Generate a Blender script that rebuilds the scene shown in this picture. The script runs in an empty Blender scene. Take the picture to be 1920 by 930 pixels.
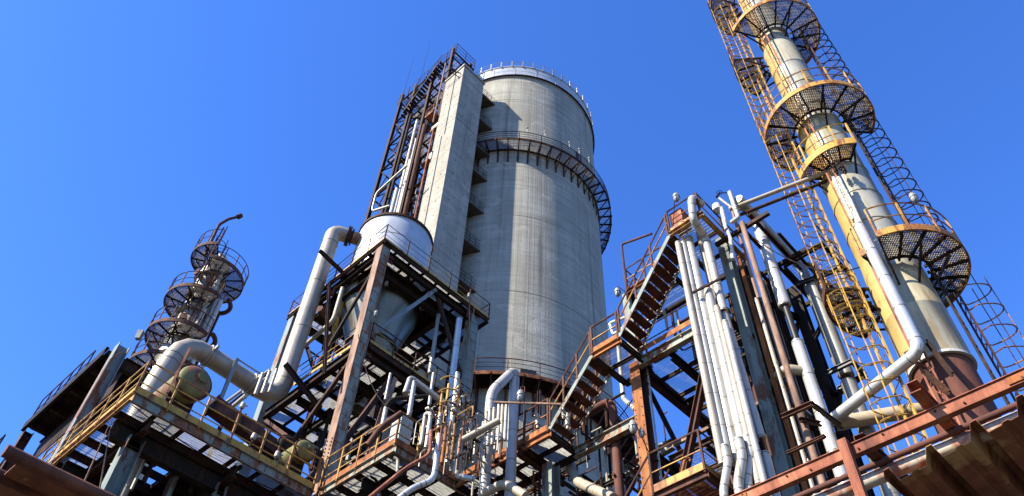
import bpy, bmesh, math, random
from mathutils import Vector, Matrix
random.seed(7)
SC = bpy.context.scene
COL = SC.collection
R = math.radians

# ---------------------------------------------------------------- camera
YAW, PIT, ROL, FPX = R(45.84), R(50.5), R(3.06), 1490.0
CAM = Vector((0, 0, 1.6))
fw = Vector((math.cos(PIT)*math.cos(YAW), math.cos(PIT)*math.sin(YAW), math.sin(PIT)))
r0 = Vector((math.sin(YAW), -math.cos(YAW), 0)); u0 = r0.cross(fw)
rt = r0*math.cos(ROL) + u0*math.sin(ROL); up = -r0*math.sin(ROL) + u0*math.cos(ROL)
cd = bpy.data.cameras.new('camera'); cam = bpy.data.objects.new('camera', cd); COL.objects.link(cam)
cd.sensor_width = 36; cd.lens = FPX/1920*36; cd.clip_start = 0.05; cd.clip_end = 3000
m = Matrix((rt, up, -fw)).transposed().to_4x4(); m.translation = CAM; cam.matrix_world = m
SC.camera = cam

# ---------------------------------------------------------------- sky, sun, exposure
SUN_AZ, SUN_EL = 163.0, 37.0
w = bpy.data.worlds.new('World'); SC.world = w; w.use_nodes = True
nt = w.node_tree; nt.nodes.clear()
sky = nt.nodes.new('ShaderNodeTexSky'); sky.sky_type = 'NISHITA'; sky.sun_disc = False
sky.sun_elevation = R(SUN_EL); sky.sun_rotation = R(90-SUN_AZ)
sky.air_density = 1.0; sky.dust_density = 0.25; sky.ozone_density = 2.5; sky.altitude = 300
hs = nt.nodes.new('ShaderNodeHueSaturation'); hs.inputs['Saturation'].default_value = 1.15
bg = nt.nodes.new('ShaderNodeBackground'); bg.inputs['Strength'].default_value = 0.08
wo = nt.nodes.new('ShaderNodeOutputWorld')
tn = nt.nodes.new('ShaderNodeVectorMath'); tn.operation = 'MULTIPLY'; tn.inputs[1].default_value = (0.82, 1.15, 1.86)   # deep summer blue
nt.links.new(sky.outputs[0], hs.inputs['Color']); nt.links.new(hs.outputs[0], tn.inputs[0]); nt.links.new(tn.outputs[0], bg.inputs[0]); nt.links.new(bg.outputs[0], wo.inputs[0])
sl = bpy.data.lights.new('sun', 'SUN'); so = bpy.data.objects.new('sun', sl); COL.objects.link(so)
sl.energy = 5.0; sl.angle = R(0.5); sl.color = (1.0, 0.94, 0.83)
sd = Vector((math.cos(R(SUN_AZ))*math.cos(R(SUN_EL)), math.sin(R(SUN_AZ))*math.cos(R(SUN_EL)), math.sin(R(SUN_EL))))
so.rotation_euler = sd.to_track_quat('Z', 'Y').to_euler(); so.location = (-40, 20, 60)
SC.view_settings.view_transform = 'Standard'; SC.view_settings.look = 'None'
SC.view_settings.exposure = 1.38; SC.view_settings.gamma = 1

# ---------------------------------------------------------------- surveying helpers (photo bearings -> world metres)
def ray(px, py): return (fw + rt*((px-960)/FPX) - up*((py-465)/FPX)).normalized()
def WD(px, py, D):
    d = ray(px, py); return CAM + d*(D/math.hypot(d.x, d.y))
def WA(px, py, ax, v):
    d = ray(px, py); return CAM + d*((v-CAM[ax])/d[ax])
def VV(a, b, D):                         # a vertical run seen between two bearings, at ground distance D
    da, db = ray(*a), ray(*b)
    az = (math.atan2(da.y, da.x)+math.atan2(db.y, db.x))/2
    x, y = D*math.cos(az), D*math.sin(az)
    return (Vector((x, y, CAM.z + D*da.z/math.hypot(da.x, da.y))), Vector((x, y, CAM.z + D*db.z/math.hypot(db.x, db.y))))

# ---------------------------------------------------------------- materials
def N(nt, t, **k):
    n = nt.nodes.new(t)
    for a, b in k.items():
        if a.startswith('_'): setattr(n, a[1:], b)
        else: n.inputs[a.replace('__', ' ')].default_value = b
    return n
def base_mat(name):
    m = bpy.data.materials.new(name); m.use_nodes = True; nt = m.node_tree
    return m, nt, nt.nodes['Principled BSDF']
def ramp(nt, src, stops):
    r = nt.nodes.new('ShaderNodeValToRGB'); e = r.color_ramp.elements
    while len(e) < len(stops): e.new(0.5)
    for i, (p, c) in enumerate(stops):
        e[i].position = p; e[i].color = (*c, 1) if len(c) == 3 else c
    nt.links.new(src, r.inputs[0]); return r.outputs[0]
def mixc(nt, f, a, b):
    m = nt.nodes.new('ShaderNodeMix'); m.data_type = 'RGBA'
    if isinstance(f, float): m.inputs[0].default_value = f
    else: nt.links.new(f, m.inputs[0])
    for s, v in ((6, a), (7, b)):
        if isinstance(v, tuple): m.inputs[s].default_value = (*v, 1)
        else: nt.links.new(v, m.inputs[s])
    return m.outputs[2]
def noise(nt, vec, scale, detail=4, rough=.6, dist=0.0):
    n = N(nt, 'ShaderNodeTexNoise', Scale=scale, Detail=detail, Roughness=rough, Distortion=dist)
    nt.links.new(vec, n.inputs['Vector']); return n.outputs['Fac']
def posvec(nt, sc=(1, 1, 1)):
    g = nt.nodes.new('ShaderNodeNewGeometry'); mp = nt.nodes.new('ShaderNodeMapping')
    mp.inputs['Scale'].default_value = sc; nt.links.new(g.outputs['Position'], mp.inputs[0]); return mp.outputs[0]
def bump(nt, bsdf, h, strength=.3, dist=.02):
    b = N(nt, 'ShaderNodeBump', Strength=strength, Distance=dist); nt.links.new(h, b.inputs['Height']); nt.links.new(b.outputs[0], bsdf.inputs['Normal'])

def setcol(nt, bs, src):      # overall albedo trim
    m = nt.nodes.new('ShaderNodeVectorMath'); m.operation = 'MULTIPLY'; m.inputs[1].default_value = (.86, .86, .83)
    nt.links.new(src, m.inputs[0]); nt.links.new(m.outputs[0], bs.inputs['Base Color'])
RUST_A, RUST_B, RUST_C = (.23, .08, .022), (.12, .04, .018), (.045, .021, .013)
def m_rust(name, a=RUST_A, b=RUST_B, c=RUST_C, sc=3.0, pale=None):
    m, nt, bs = base_mat(name); v = posvec(nt); v2 = posvec(nt, (1, 1, .25))
    n1 = noise(nt, v2, sc, 6, .7, .4)
    col = ramp(nt, n1, [(.32, c), (.47, b), (.62, a), (.78, tuple(min(1, x*1.35) for x in a))])
    if pale:
        n3 = noise(nt, v2, sc*.8, 5, .7, .2)
        col = mixc(nt, ramp(nt, n3, [(.55, (0, 0, 0)), (.62, (1, 1, 1))]), col, pale)
    setcol(nt, bs, col)
    bs.inputs['Roughness'].default_value = .82; bs.inputs['Metallic'].default_value = .0
    bs.inputs['Specular IOR Level'].default_value = .25
    bump(nt, bs, noise(nt, v, sc*9, 5, .7), .5, .01); return m
def m_paint(name, col, rust=.5, sc=2.2, rough=.62, rc=(.26, .10, .04), rd=(.08, .035, .02), streak=.3, metal=0.0, tint=.25):
    # painted steel: rust eats through in patches; 'rust' is about the share gone
    m, nt, bs = base_mat(name); v = posvec(nt); v2 = posvec(nt, (1, 1, streak))
    n1 = noise(nt, v2, sc, 7, .72, .3); n2 = noise(nt, v, sc*4, 4, .7)
    t = .36 + .32*(1-rust)
    mask = ramp(nt, n1, [(t, (0, 0, 0)), (t+.05, (1, 1, 1))])
    rcol = ramp(nt, n2, [(.3, rd), (.6, rc), (.8, tuple(min(1, x*1.4) for x in rc))])
    dirt = noise(nt, v2, sc*1.7, 5, .6)
    pc = ramp(nt, dirt, [(.25, tuple(x*(1-tint*1.6) for x in col)), (.55, col), (.8, tuple(min(1, x*(1+tint*.35)) for x in col))])
    c = mixc(nt, mask, pc, rcol)
    setcol(nt, bs, c)
    bs.inputs['Roughness'].default_value = rough; bs.inputs['Metallic'].default_value = metal
    bs.inputs['Specular IOR Level'].default_value = .06 if max(col) < .1 else .22
    bump(nt, bs, n2, .35, .006); return m
def m_clad(name, col, metal=.55, rough=.38, stain=(.38, .27, .15), amt=.3, sc=1.6, streak=.12):
    m, nt, bs = base_mat(name); v = posvec(nt); v2 = posvec(nt, (1, 1, streak))
    n1 = noise(nt, v2, sc*2, 6, .65, .2); n2 = noise(nt, v, sc, 3, .5)
    t = .45 + .3*(1-amt)
    c = mixc(nt, ramp(nt, n1, [(t, (0, 0, 0)), (t+.14, (1, 1, 1))]), ramp(nt, n2, [(.3, tuple(x*.82 for x in col)), (.6, col)]), stain)
    setcol(nt, bs, c)
    rr = nt.nodes.new('ShaderNodeMapRange'); rr.inputs[3].default_value = rough*.75; rr.inputs[4].default_value = rough*1.5
    nt.links.new(n1, rr.inputs[0]); nt.links.new(rr.outputs[0], bs.inputs['Roughness'])
    bs.inputs['Metallic'].default_value = metal
    bump(nt, bs, noise(nt, v, 5, 3, .5), .12, .02); return m
def m_stack(name, col, yel, cx, cy, stain, sc=1.0):
    m, nt, bs = base_mat(name); v = posvec(nt); v2 = posvec(nt, (1, 1, .1)); v3 = posvec(nt, (1, 1, .45))
    g = nt.nodes.new('ShaderNodeNewGeometry'); s = nt.nodes.new('ShaderNodeSeparateXYZ'); nt.links.new(g.outputs['Position'], s.inputs[0])
    def mth(op, a, b=None):
        k = nt.nodes.new('ShaderNodeMath'); k.operation = op
        for i, q in enumerate((a, b)):
            if q is None: continue
            if isinstance(q, (int, float)): k.inputs[i].default_value = q
            else: nt.links.new(q, k.inputs[i])
        return k.outputs[0]
    # side of the shell that kept its yellow paint: measured round the axis from azimuth 115
    dx, dy = mth('SUBTRACT', s.outputs[0], cx), mth('SUBTRACT', s.outputs[1], cy)
    c = mth('ADD', mth('MULTIPLY', dx, math.cos(R(112))/.64), mth('MULTIPLY', dy, math.sin(R(112))/.64))
    n1 = noise(nt, v3, 3.2, 6, .7, .4)
    mk = ramp(nt, mth('ADD', c, mth('MULTIPLY', mth('SUBTRACT', n1, .5), 1.1)), [(.40, (0, 0, 0)), (.52, (.55, .55, .55)), (.68, (1, 1, 1))])
    n2 = noise(nt, v2, 2.4, 6, .65, .2)
    base = mixc(nt, ramp(nt, n2, [(.46, (0, 0, 0)), (.60, (1, 1, 1))]), ramp(nt, noise(nt, v, 1.2, 3, .5), [(.3, tuple(x*.75 for x in col)), (.65, col)]), stain)
    yc = ramp(nt, noise(nt, v3, 4, 6, .7), [(.3, (.30, .17, .05)), (.42, yel), (.7, tuple(min(1, x*1.15) for x in yel))])
    setcol(nt, bs, mixc(nt, mk, base, yc))
    bs.inputs['Metallic'].default_value = .18; bs.inputs['Roughness'].default_value = .42
    bump(nt, bs, noise(nt, v, 5, 3, .5), .15, .02); return m
def m_plain(name, col, rough=.6, metal=0.0, sc=6.0, var=.35):
    m, nt, bs = base_mat(name); n1 = noise(nt, posvec(nt), sc, 5, .65)
    setcol(nt, bs, ramp(nt, n1, [(.3, tuple(x*(1-var) for x in col)), (.7, tuple(min(1, x*(1+var*.5)) for x in col))]))
    bs.inputs['Roughness'].default_value = rough; bs.inputs['Metallic'].default_value = metal; bs.inputs['Specular IOR Level'].default_value = .3
    return m
def m_concrete(name, col, cx=None, cy=None):
    m, nt, bs = base_mat(name); v = posvec(nt)
    if cx is not None:
        g = nt.nodes.new('ShaderNodeNewGeometry'); s = nt.nodes.new('ShaderNodeSeparateXYZ'); nt.links.new(g.outputs['Position'], s.inputs[0])
        def mth(op, a, b=None):
            k = nt.nodes.new('ShaderNodeMath'); k.operation = op
            for i, q in enumerate((a, b)):
                if q is None: continue
                if isinstance(q, (int, float)): k.inputs[i].default_value = q
                else: nt.links.new(q, k.inputs[i])
            return k.outputs[0]
        ang = mth('MULTIPLY', mth('ARCTAN2', mth('SUBTRACT', s.outputs[1], cy), mth('SUBTRACT', s.outputs[0], cx)), 8.0)
        def comb(sx, sz):
            c = nt.nodes.new('ShaderNodeCombineXYZ'); nt.links.new(mth('MULTIPLY', ang, sx), c.inputs[0]); nt.links.new(mth('MULTIPLY', s.outputs[2], sz), c.inputs[1]); return c.outputs[0]
        vs, hsn, blot = comb(2.6, .05), comb(.22, 2.4), comb(.35, .22)
        rib = noise(nt, comb(9.0, .03), 1.0, 2, .5)
    else:
        vs, hsn, blot, rib = posvec(nt, (2.2, 2.2, .06)), posvec(nt, (.3, .3, 2.2)), posvec(nt, (.4, .4, .25)), noise(nt, v, 7, 5, .7)
    a = noise(nt, vs, 1.0, 5, .65); b = noise(nt, hsn, 1.0, 5, .7); c = noise(nt, blot, 1.0, 5, .6, .3); d = noise(nt, v, 9, 5, .7)
    k = lambda f: tuple(x*f for x in col)
    c1 = ramp(nt, a, [(.3, k(.6)), (.5, k(1.0)), (.7, k(1.3))])
    c2 = ramp(nt, b, [(.35, k(.55)), (.5, k(1.0)), (.68, k(1.35))])
    cc = mixc(nt, .5, c1, c2)
    cc = mixc(nt, ramp(nt, c, [(.42, (0, 0, 0)), (.66, (.6, .6, .6))]), cc, tuple(x*f for x, f in zip(col, (.74, .70, .66))))
    cc = mixc(nt, ramp(nt, d, [(.3, (.32, .32, .32)), (.5, (0, 0, 0))]), cc, k(.6))
    # old water runs and lighter patch repairs
    vr = comb(1.3, .035) if cx is not None else posvec(nt, (1.2, 1.2, .04)); vp = comb(.5, .6) if cx is not None else posvec(nt, (.6, .6, .6))
    cc = mixc(nt, ramp(nt, noise(nt, vr, 1.0, 6, .7, .3), [(.56, (0, 0, 0)), (.70, (.75, .75, .75))]), cc, tuple(x*f for x, f in zip(col, (.42, .40, .38))))
    cc = mixc(nt, ramp(nt, noise(nt, vp, 1.0, 3, .5, 1.2), [(.62, (0, 0, 0)), (.64, (.35, .35, .35))]), cc, k(1.35))
    setcol(nt, bs, cc)
    bs.inputs['Roughness'].default_value = .9; bs.inputs['Specular IOR Level'].default_value = .15
    add = nt.nodes.new('ShaderNodeMath'); add.operation = 'ADD'; nt.links.new(rib, add.inputs[0]); nt.links.new(b, add.inputs[1])
    add2 = nt.nodes.new('ShaderNodeMath'); add2.operation = 'ADD'; nt.links.new(add.outputs[0], add2.inputs[0]); nt.links.new(d, add2.inputs[1])
    bump(nt, bs, add2.outputs[0], .55, .05); return m

SX, SY, SR = 31.19, 32.44, 8.07
M = dict(
 conc=m_concrete('silo_concrete', (.345, .322, .262), SX, SY),
 shaft=m_concrete('shaft_concrete', (.36, .33, .27)),
 slab=m_concrete('slab_concrete', (.10, .09, .075)),
 white_clad=m_clad('bright_cladding', (.46, .43, .37), .3, .45, (.19, .12, .06), .62),
 silver=m_clad('silver_cladding', (.58, .57, .53), .4, .33, (.30, .24, .17), .36),
 duct=m_clad('dull_duct', (.38, .32, .24), .35, .45, (0.265, 0.188, 0.112), .42),
 tan=m_clad('tan_pipe', (0.390, 0.323, 0.224), .15, .55, (0.203, 0.135, 0.077), .4),
 conem=m_clad('shaded_cone_metal', (.17, .155, .12), .8, .32, (.16, .12, .08), .4, 1.2, .1),  # cone colour darkened to stand in for the deck's shade
 rust_dark=m_rust('dark_red_rust', (.21, .07, .03), (.13, .042, .02), (.06, .022, .013), 2.6),
 band=m_clad('cladding_band', (.24, .21, .16), .4, .5, (.2, .15, .1), .5),
 eaves=m_clad('eaves_paint', (.55, .50, .38), .0, .6, (.36, .12, .05), 1.0, 4.0, .8),
 dirty=m_clad('dirty_cladding', (0.351, 0.323, 0.266), .5, .45, (0.125, 0.090, 0.056), .5),
 cream=m_clad('cream_cladding', (.40, .335, .25), .15, .5, (0.312, 0.195, 0.091), .35),
 rust=m_rust('rust'), rust_orange=m_rust('orange_rust', (0.406, 0.150, 0.038), (0.265, 0.086, 0.025), (0.109, 0.038, 0.015), 3.5),
 rust_red=m_rust('red_rust', (.42, .16, .08), (.25, .078, .04), (.09, .032, .02), 4.0),
 rust_brown=m_rust('brown_rust', (0.125, 0.045, 0.025), (0.070, 0.028, 0.017), (0.031, 0.015, 0.010), 3.0),
 rust_sheet=m_rust('sheet_rust', (.30, .115, .045), (.20, .07, .032), (.09, .034, .02), 1.8, (.42, .25, .10)),
 rust_pole=m_rust('pink_rust', (.34, .21, .14), (.22, .125, .08), (.09, .05, .035), 3.0),
 yellow=m_paint('yellow_paint', (.52, .30, .055), .45, 2.6),
 yellow2=m_paint('orange_yellow_paint', (0.468, 0.255, 0.056), .62, 2.4, rc=(0.328, 0.128, 0.035)),
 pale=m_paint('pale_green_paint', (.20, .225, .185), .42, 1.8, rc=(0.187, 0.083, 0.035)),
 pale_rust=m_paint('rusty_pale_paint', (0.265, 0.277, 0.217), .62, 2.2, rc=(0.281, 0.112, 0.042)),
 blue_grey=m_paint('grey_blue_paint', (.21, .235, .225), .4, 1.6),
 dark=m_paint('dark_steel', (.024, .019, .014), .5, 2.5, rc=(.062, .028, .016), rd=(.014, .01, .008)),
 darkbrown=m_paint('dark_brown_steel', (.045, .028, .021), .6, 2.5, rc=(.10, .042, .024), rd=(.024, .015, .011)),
 galv=m_plain('galvanised_grating', (.38, .365, .33), .5, .15),
 mesh=m_paint('mesh_steel', (.30, .27, .23), .5, 3.0, rc=(0.133, 0.075, 0.042)),
 yshell=m_paint('stained_yellow_shell', (.56, .34, .04), .22, .9, .45, rc=(.30, .20, .09), rd=(.2, .16, .1), streak=.1),
 stack=m_stack('stack_cladding', (.44, .41, .31), (.48, .32, .09), 17.776, 2.832, (.30, .23, .10)),
 stacklow=m_stack('stained_stack_cladding', (.47, .41, .27), (.50, .35, .12), 17.776, 2.832, (.28, .19, .08)),
 brown=m_rust('brown_paint', (0.156, 0.056, 0.035), (0.105, 0.038, 0.024), (0.055, 0.022, 0.015), 1.2),
 green_head=m_paint('green_yellow_paint', (.17, .16, .055), .52, 1.7, rc=(0.234, 0.090, 0.049), rd=(0.109, 0.045, 0.028)),
 black=m_plain('black_steel', (0.016, 0.015, 0.014), .5), lamp=m_plain('lamp_glass', (.30, .31, .30), .12, 0, 3, .1),
 lag=m_plain('white_lagging', (.52, .49, .43), .85, 0, 14, .3),
 cab=m_paint('pale_cabinet_paint', (0.429, 0.480, 0.420), .15, 1.6),
 whitebox=m_paint('white_blue_paint', (0.484, 0.510, 0.504), .2, 1.5),
 yard=m_plain('asphalt_yard', (.06, .056, .05), .9, 0, 1.5, .3),  # albedo lowered to stand in for shade cast by the structure
 ground=m_plain('shaded_gravel_ground', (.09, .072, .05), .95, 0, .8, .4),  # likewise darkened for the shade the plant throws on its floor
)

# ---------------------------------------------------------------- mesh building
class MB:
    def __init__(s): s.v = []; s.f = []
    def quadbox(s, P):      # 8 points: bottom 0-3, top 4-7
        b = len(s.v); s.v += [tuple(p) for p in P]
        s.f += [(b, b+3, b+2, b+1), (b+4, b+5, b+6, b+7)] + [(b+i, b+(i+1) % 4, b+4+(i+1) % 4, b+4+i) for i in range(4)]
        return s
    def box(s, x0, x1, y0, y1, z0, z1):
        return s.quadbox([(x0, y0, z0), (x1, y0, z0), (x1, y1, z0), (x0, y1, z0), (x0, y0, z1), (x1, y0, z1), (x1, y1, z1), (x0, y1, z1)])
    def obox(s, p, q, a, b, offa=0, offb=0, upv=None):   # box along pq, size a (side) x b (up)
        p, q = Vector(p), Vector(q); d = (q-p).normalized(); u = Vector(upv) if upv else Vector((0, 0, 1))
        if abs(d.dot(u)) > .97: u = Vector((0, 1, 0)) if not upv else Vector((1, 0, 0))
        sd_ = d.cross(u).normalized(); uu = sd_.cross(d).normalized(); o = sd_*offa + uu*offb
        A, B = sd_*a/2, uu*b/2
        return s.quadbox([p+o-A-B, p+o+A-B, p+o+A+B, p+o-A+B, q+o-A-B, q+o+A-B, q+o+A+B, q+o-A+B])
    def sec(s, p, q, w, h, kind='box', t=.02, upv=None):
        if kind == 'box': s.obox(p, q, w, h, upv=upv)
        elif kind == 'I':
            s.obox(p, q, t, h-2*t-.002, upv=upv); s.obox(p, q, w, t, 0, h/2-t/2, upv); s.obox(p, q, w, t, 0, -h/2+t/2, upv)
        elif kind == 'C':
            s.obox(p, q, t, h-2*t-.002, -w/2+t/2, 0, upv); s.obox(p, q, w, t, 0, h/2-t/2, upv); s.obox(p, q, w, t, 0, -h/2+t/2, upv)
        elif kind == 'L':
            s.obox(p, q, w, t, 0, -h/2+t/2, upv); s.obox(p, q, t, h-t-.002, -w/2+t/2, t/2, upv)
        return s
    def tube(s, pts, r, n=10, bend=None, bn=6, cap=True):
        pts = [Vector(p) for p in pts]
        if bend is None: bend = 0 if isinstance(r, (list, tuple)) else r*2.5
        path = [pts[0]]
        for i in range(1, len(pts)-1):
            a, b, c = pts[i-1], pts[i], pts[i+1]; d1 = (a-b); d2 = (c-b); l = min(bend, d1.length*.49, d2.length*.49)
            if bend <= 0 or l < 1e-4: path.append(b); continue
            p, q = b+d1.normalized()*l, b+d2.normalized()*l
            for k in range(bn+1):
                t = k/bn; path.append(p*(1-t)**2 + b*2*t*(1-t) + q*t*t)
        path.append(pts[-1])
        rr = r if isinstance(r, (list, tuple)) else None
        d = (path[1]-path[0]).normalized(); u = Vector((0, 0, 1)) if abs(d.z) < .9 else Vector((1, 0, 0))
        x = d.cross(u).normalized(); b0 = len(s.v); L = len(path)
        for i, p in enumerate(path):
            if i == 0: t = path[1]-path[0]
            elif i == L-1: t = path[-1]-path[-2]
            else: t = (path[i+1]-p).normalized() + (p-path[i-1]).normalized()
            t.normalize(); x = (x - t*x.dot(t)).normalized(); y = t.cross(x)
            rad = rr[min(i, len(rr)-1)] if rr else r
            for k in range(n):
                a = 2*math.pi*k/n; s.v.append(tuple(p + x*math.cos(a)*rad + y*math.sin(a)*rad))
        for i in range(L-1):
            for k in range(n):
                k2 = (k+1) % n; s.f.append((b0+i*n+k, b0+i*n+k2, b0+(i+1)*n+k2, b0+(i+1)*n+k))
        if cap:
            s.f.append(tuple(b0+k for k in range(n))[::-1]); s.f.append(tuple(b0+(L-1)*n+k for k in range(n)))
        return s
    def cyl(s, p, q, r, n=12): return s.tube([p, q], r, n)
    def lathe(s, c, prof, n=32, a0=0, a1=360, close=False):
        c = Vector(c); full = abs(a1-a0-360) < 1e-6; m_ = n if full else n+1; b = len(s.v); P = len(prof)
        for k in range(m_):
            a = R(a0+(a1-a0)*k/n)
            for r, z in prof: s.v.append((c.x+r*math.cos(a), c.y+r*math.sin(a), c.z+z))
        for k in range(n):
            k2 = (k+1) % m_
            for i in range(P if close else P-1):
                j = (i+1) % P
                s.f.append((b+k*P+i, b+k2*P+i, b+k2*P+j, b+k*P+j))
        if not full and close:
            s.f.append(tuple(b+i for i in range(P))); s.f.append(tuple(b+n*P+i for i in range(P))[::-1])
        return s
    def ring(s, c, r0, r1, z0, z1, a0=0, a1=360, n=24): return s.lathe(c, [(r0, z0), (r1, z0), (r1, z1), (r0, z1)], n, a0, a1, True)
    def arc(s, c, r, a0, a1, rad, n=16, sides=5, dz=0):
        return s.tube([(c[0]+r*math.cos(R(a0+(a1-a0)*k/n)), c[1]+r*math.sin(R(a0+(a1-a0)*k/n)), c[2]+dz) for k in range(n+1)], rad, sides, bend=0)
    def poly(s, P, z0, z1):   # vertical prism from plan outline
        n = len(P); b = len(s.v); s.v += [(x, y, z0) for x, y in P] + [(x, y, z1) for x, y in P]
        s.f.append(tuple(b+i for i in range(n))[::-1]); s.f.append(tuple(b+n+i for i in range(n)))
        s.f += [(b+i, b+(i+1) % n, b+n+(i+1) % n, b+n+i) for i in range(n)]; return s
    def mesh(s, name, mat, off=(0, 0, 0), smooth=False):
        me = bpy.data.meshes.new(name); ox, oy, oz = off
        me.from_pydata([(x-ox, y-oy, z-oz) for x, y, z in s.v], [], s.f); me.materials.append(M[mat] if isinstance(mat, str) else mat)
        bm = bmesh.new(); bm.from_mesh(me); bmesh.ops.recalc_face_normals(bm, faces=bm.faces); bm.to_mesh(me); bm.free()
        if smooth:
            me.shade_smooth() if hasattr(me, 'shade_smooth') else None
            for e in me.edges: pass
            try: me.set_sharp_from_angle(angle=R(38))
            except Exception: pass
        return me
def tag(o, label, cat, group=None, kind=None):
    if cat and not kind: kind = 'thing'
    if label: o['label'] = label
    if cat: o['category'] = cat
    if group: o['group'] = group
    if kind: o['kind'] = kind
    return o
def thing(name, label, cat, loc, group=None):
    o = bpy.data.objects.new(name, None); COL.objects.link(o); o.location = loc; o.empty_display_size = .2
    return tag(o, label, cat, group)
def root_of(o):
    while o.parent: o = o.parent
    return o
def part(name, mb, mat, parent, smooth=False, label=None, kind=None):
    off = root_of(parent).location
    o = bpy.data.objects.new(name, mb.mesh(name, mat, off, smooth)); COL.objects.link(o); o.parent = parent
    if label: o['label'] = label
    if kind: o['kind'] = kind
    return o
def inst(name, me, pos, parent, rot=(0, 0, 0), sc=(1, 1, 1)):   # shared-mesh piece at world pos
    o = bpy.data.objects.new(name, me); COL.objects.link(o); o.parent = parent
    o.location = Vector(pos) - root_of(parent).location; o.rotation_euler = rot; o.scale = sc; return o
def single(name, mb, mat, label, cat, loc, group=None, smooth=False, kind=None):
    o = bpy.data.objects.new(name, mb.mesh(name, mat, loc, smooth)); COL.objects.link(o); o.location = loc
    return tag(o, label, cat, group, kind)

SHARED = {}
def shared(key, fn):
    if key not in SHARED: SHARED[key] = fn()
    return SHARED[key]
def post_mesh(h, mat, t=.05):
    return shared(('post', round(h, 2), mat, t), lambda: MB().box(-t/2, t/2, -t/2, t/2, -.06, h).mesh('rail_post', mat))
def rails(parent, pts, h=1.15, mat='darkbrown', midmat=None, toe='yellow2', spacing=1.3, nmid=1, toeh=.16, toff=.0, t=.05, skip_first=False):
    pts = [Vector(p) for p in pts]; midmat = midmat or mat
    up_ = Vector((0, 0, h)); ps = []
    for i in range(len(pts)-1):
        a, b = pts[i], pts[i+1]; L = (b-a).length; n = max(1, round(L/spacing))
        for k in range(n): ps.append(a.lerp(b, k/n))
    ps.append(pts[-1])
    for k, p in enumerate(ps):
        if skip_first and k == 0: continue
        inst('rail_post', post_mesh(h, mat, t), p, parent)
    part('handrail', MB().tube([p+up_ for p in pts], t*.55, 6, bend=.0), mat, parent)
    for k in range(nmid):
        part('mid_rail', MB().tube([p+up_*((k+1)/(nmid+1)) for p in pts], t*.42, 5, bend=0), midmat, parent)
    if toe:
        for a, b in zip(pts[:-1], pts[1:]):
            part('toe_board', MB().obox(a+Vector((0, 0, toeh/2+.02)), b+Vector((0, 0, toeh/2+.02)), .014, toeh), toe, parent)
def grating_mesh(lx, ly, along='y', mat='galv', sp=.036, th=.006, dp=.032):
    def mk():
        mb = MB(); L, W = (ly, lx) if along == 'y' else (lx, ly)
        n = int(W/sp)
        def bar(w0, w1, l0, l1, z0, z1):
            if along == 'y': mb.box(w0, w1, l0, l1, z0, z1)
            else: mb.box(l0, l1, w0, w1, z0, z1)
        for i in range(n+1):
            c = -W/2 + W*i/n; bar(c-th/2, c+th/2, -L/2, L/2, -dp/2, dp/2)
        k = max(2, int(L/.12))
        for j in range(k+1):
            c = -L/2 + L*j/k
            bar(-W/2, W/2, c-.004, c+.004, dp/2-.01, dp/2-.001)
        return mb.mesh('grating_panel', mat)
    return shared(('gr', round(lx, 3), round(ly, 3), along, mat, sp, th, dp), mk)
def deck(parent, x0, x1, y0, y1, z, along='y', nx=None, ny=None, joist='dark', jh=.14, edge='pale_rust', eh=.28, mat='galv', holes=(), sp=.036, dp=.032, plates=None):
    # z = top of the deck. grating panels on joists, channel fascia round the edge
    nx = nx or max(1, round((x1-x0)/1.0)); ny = ny or max(1, round((y1-y0)/1.0)); dx, dy = (x1-x0)/nx, (y1-y0)/ny
    for i in range(nx):
        for j in range(ny):
            cx, cy = x0+dx*(i+.5), y0+dy*(j+.5)
            if any(a <= cx <= b and c <= cy <= d for a, b, c, d in holes): continue
            if plates and plates[0] <= cx <= plates[1] and plates[2] <= cy <= plates[3]:
                inst('floor_plate', shared(('plate', round(dx, 3), round(dy, 3)), lambda: MB().box(-dx/2+.006, dx/2-.006, -dy/2+.006, dy/2-.006, -.012, .0).mesh('floor_plate', 'dark')), (cx, cy, z-.006), parent); continue
            inst('grating_panel', grating_mesh(dx-.03, dy-.03, along, mat, sp, dp=dp), (cx, cy, z-.02), parent)
    jb = z-.04-jh/2
    for i in range(1, nx):
        x = x0+dx*i
        part('joist', MB().sec((x, y0+.02, jb), (x, y1-.02, jb), .07, jh, 'I', .012), joist, parent)
    for j in range(1, ny):
        y = y0+dy*j
        part('cross_beam', MB().sec((x0+.02, y, jb-jh*.6), (x1-.02, y, jb-jh*.6), .09, jh*1.3, 'I', .012), joist, parent)
    e = edge if isinstance(edge, dict) else dict(w=edge, e=edge, s=edge, n=edge)
    zc = z-eh/2
    for k, (p, q, n_) in dict(w=((x0, y1+.0, zc), (x0, y0-.06, zc), 0), e=((x1, y0, zc), (x1, y1, zc), 0), s=((x0+.061, y0, zc), (x1-.061, y0, zc), 0), n=((x1-.061, y1, zc), (x0+.061, y1, zc), 0)).items():
        if e.get(k): part('edge_channel', MB().sec(p, q, .10, eh, 'C', .016), e[k], parent)
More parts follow.
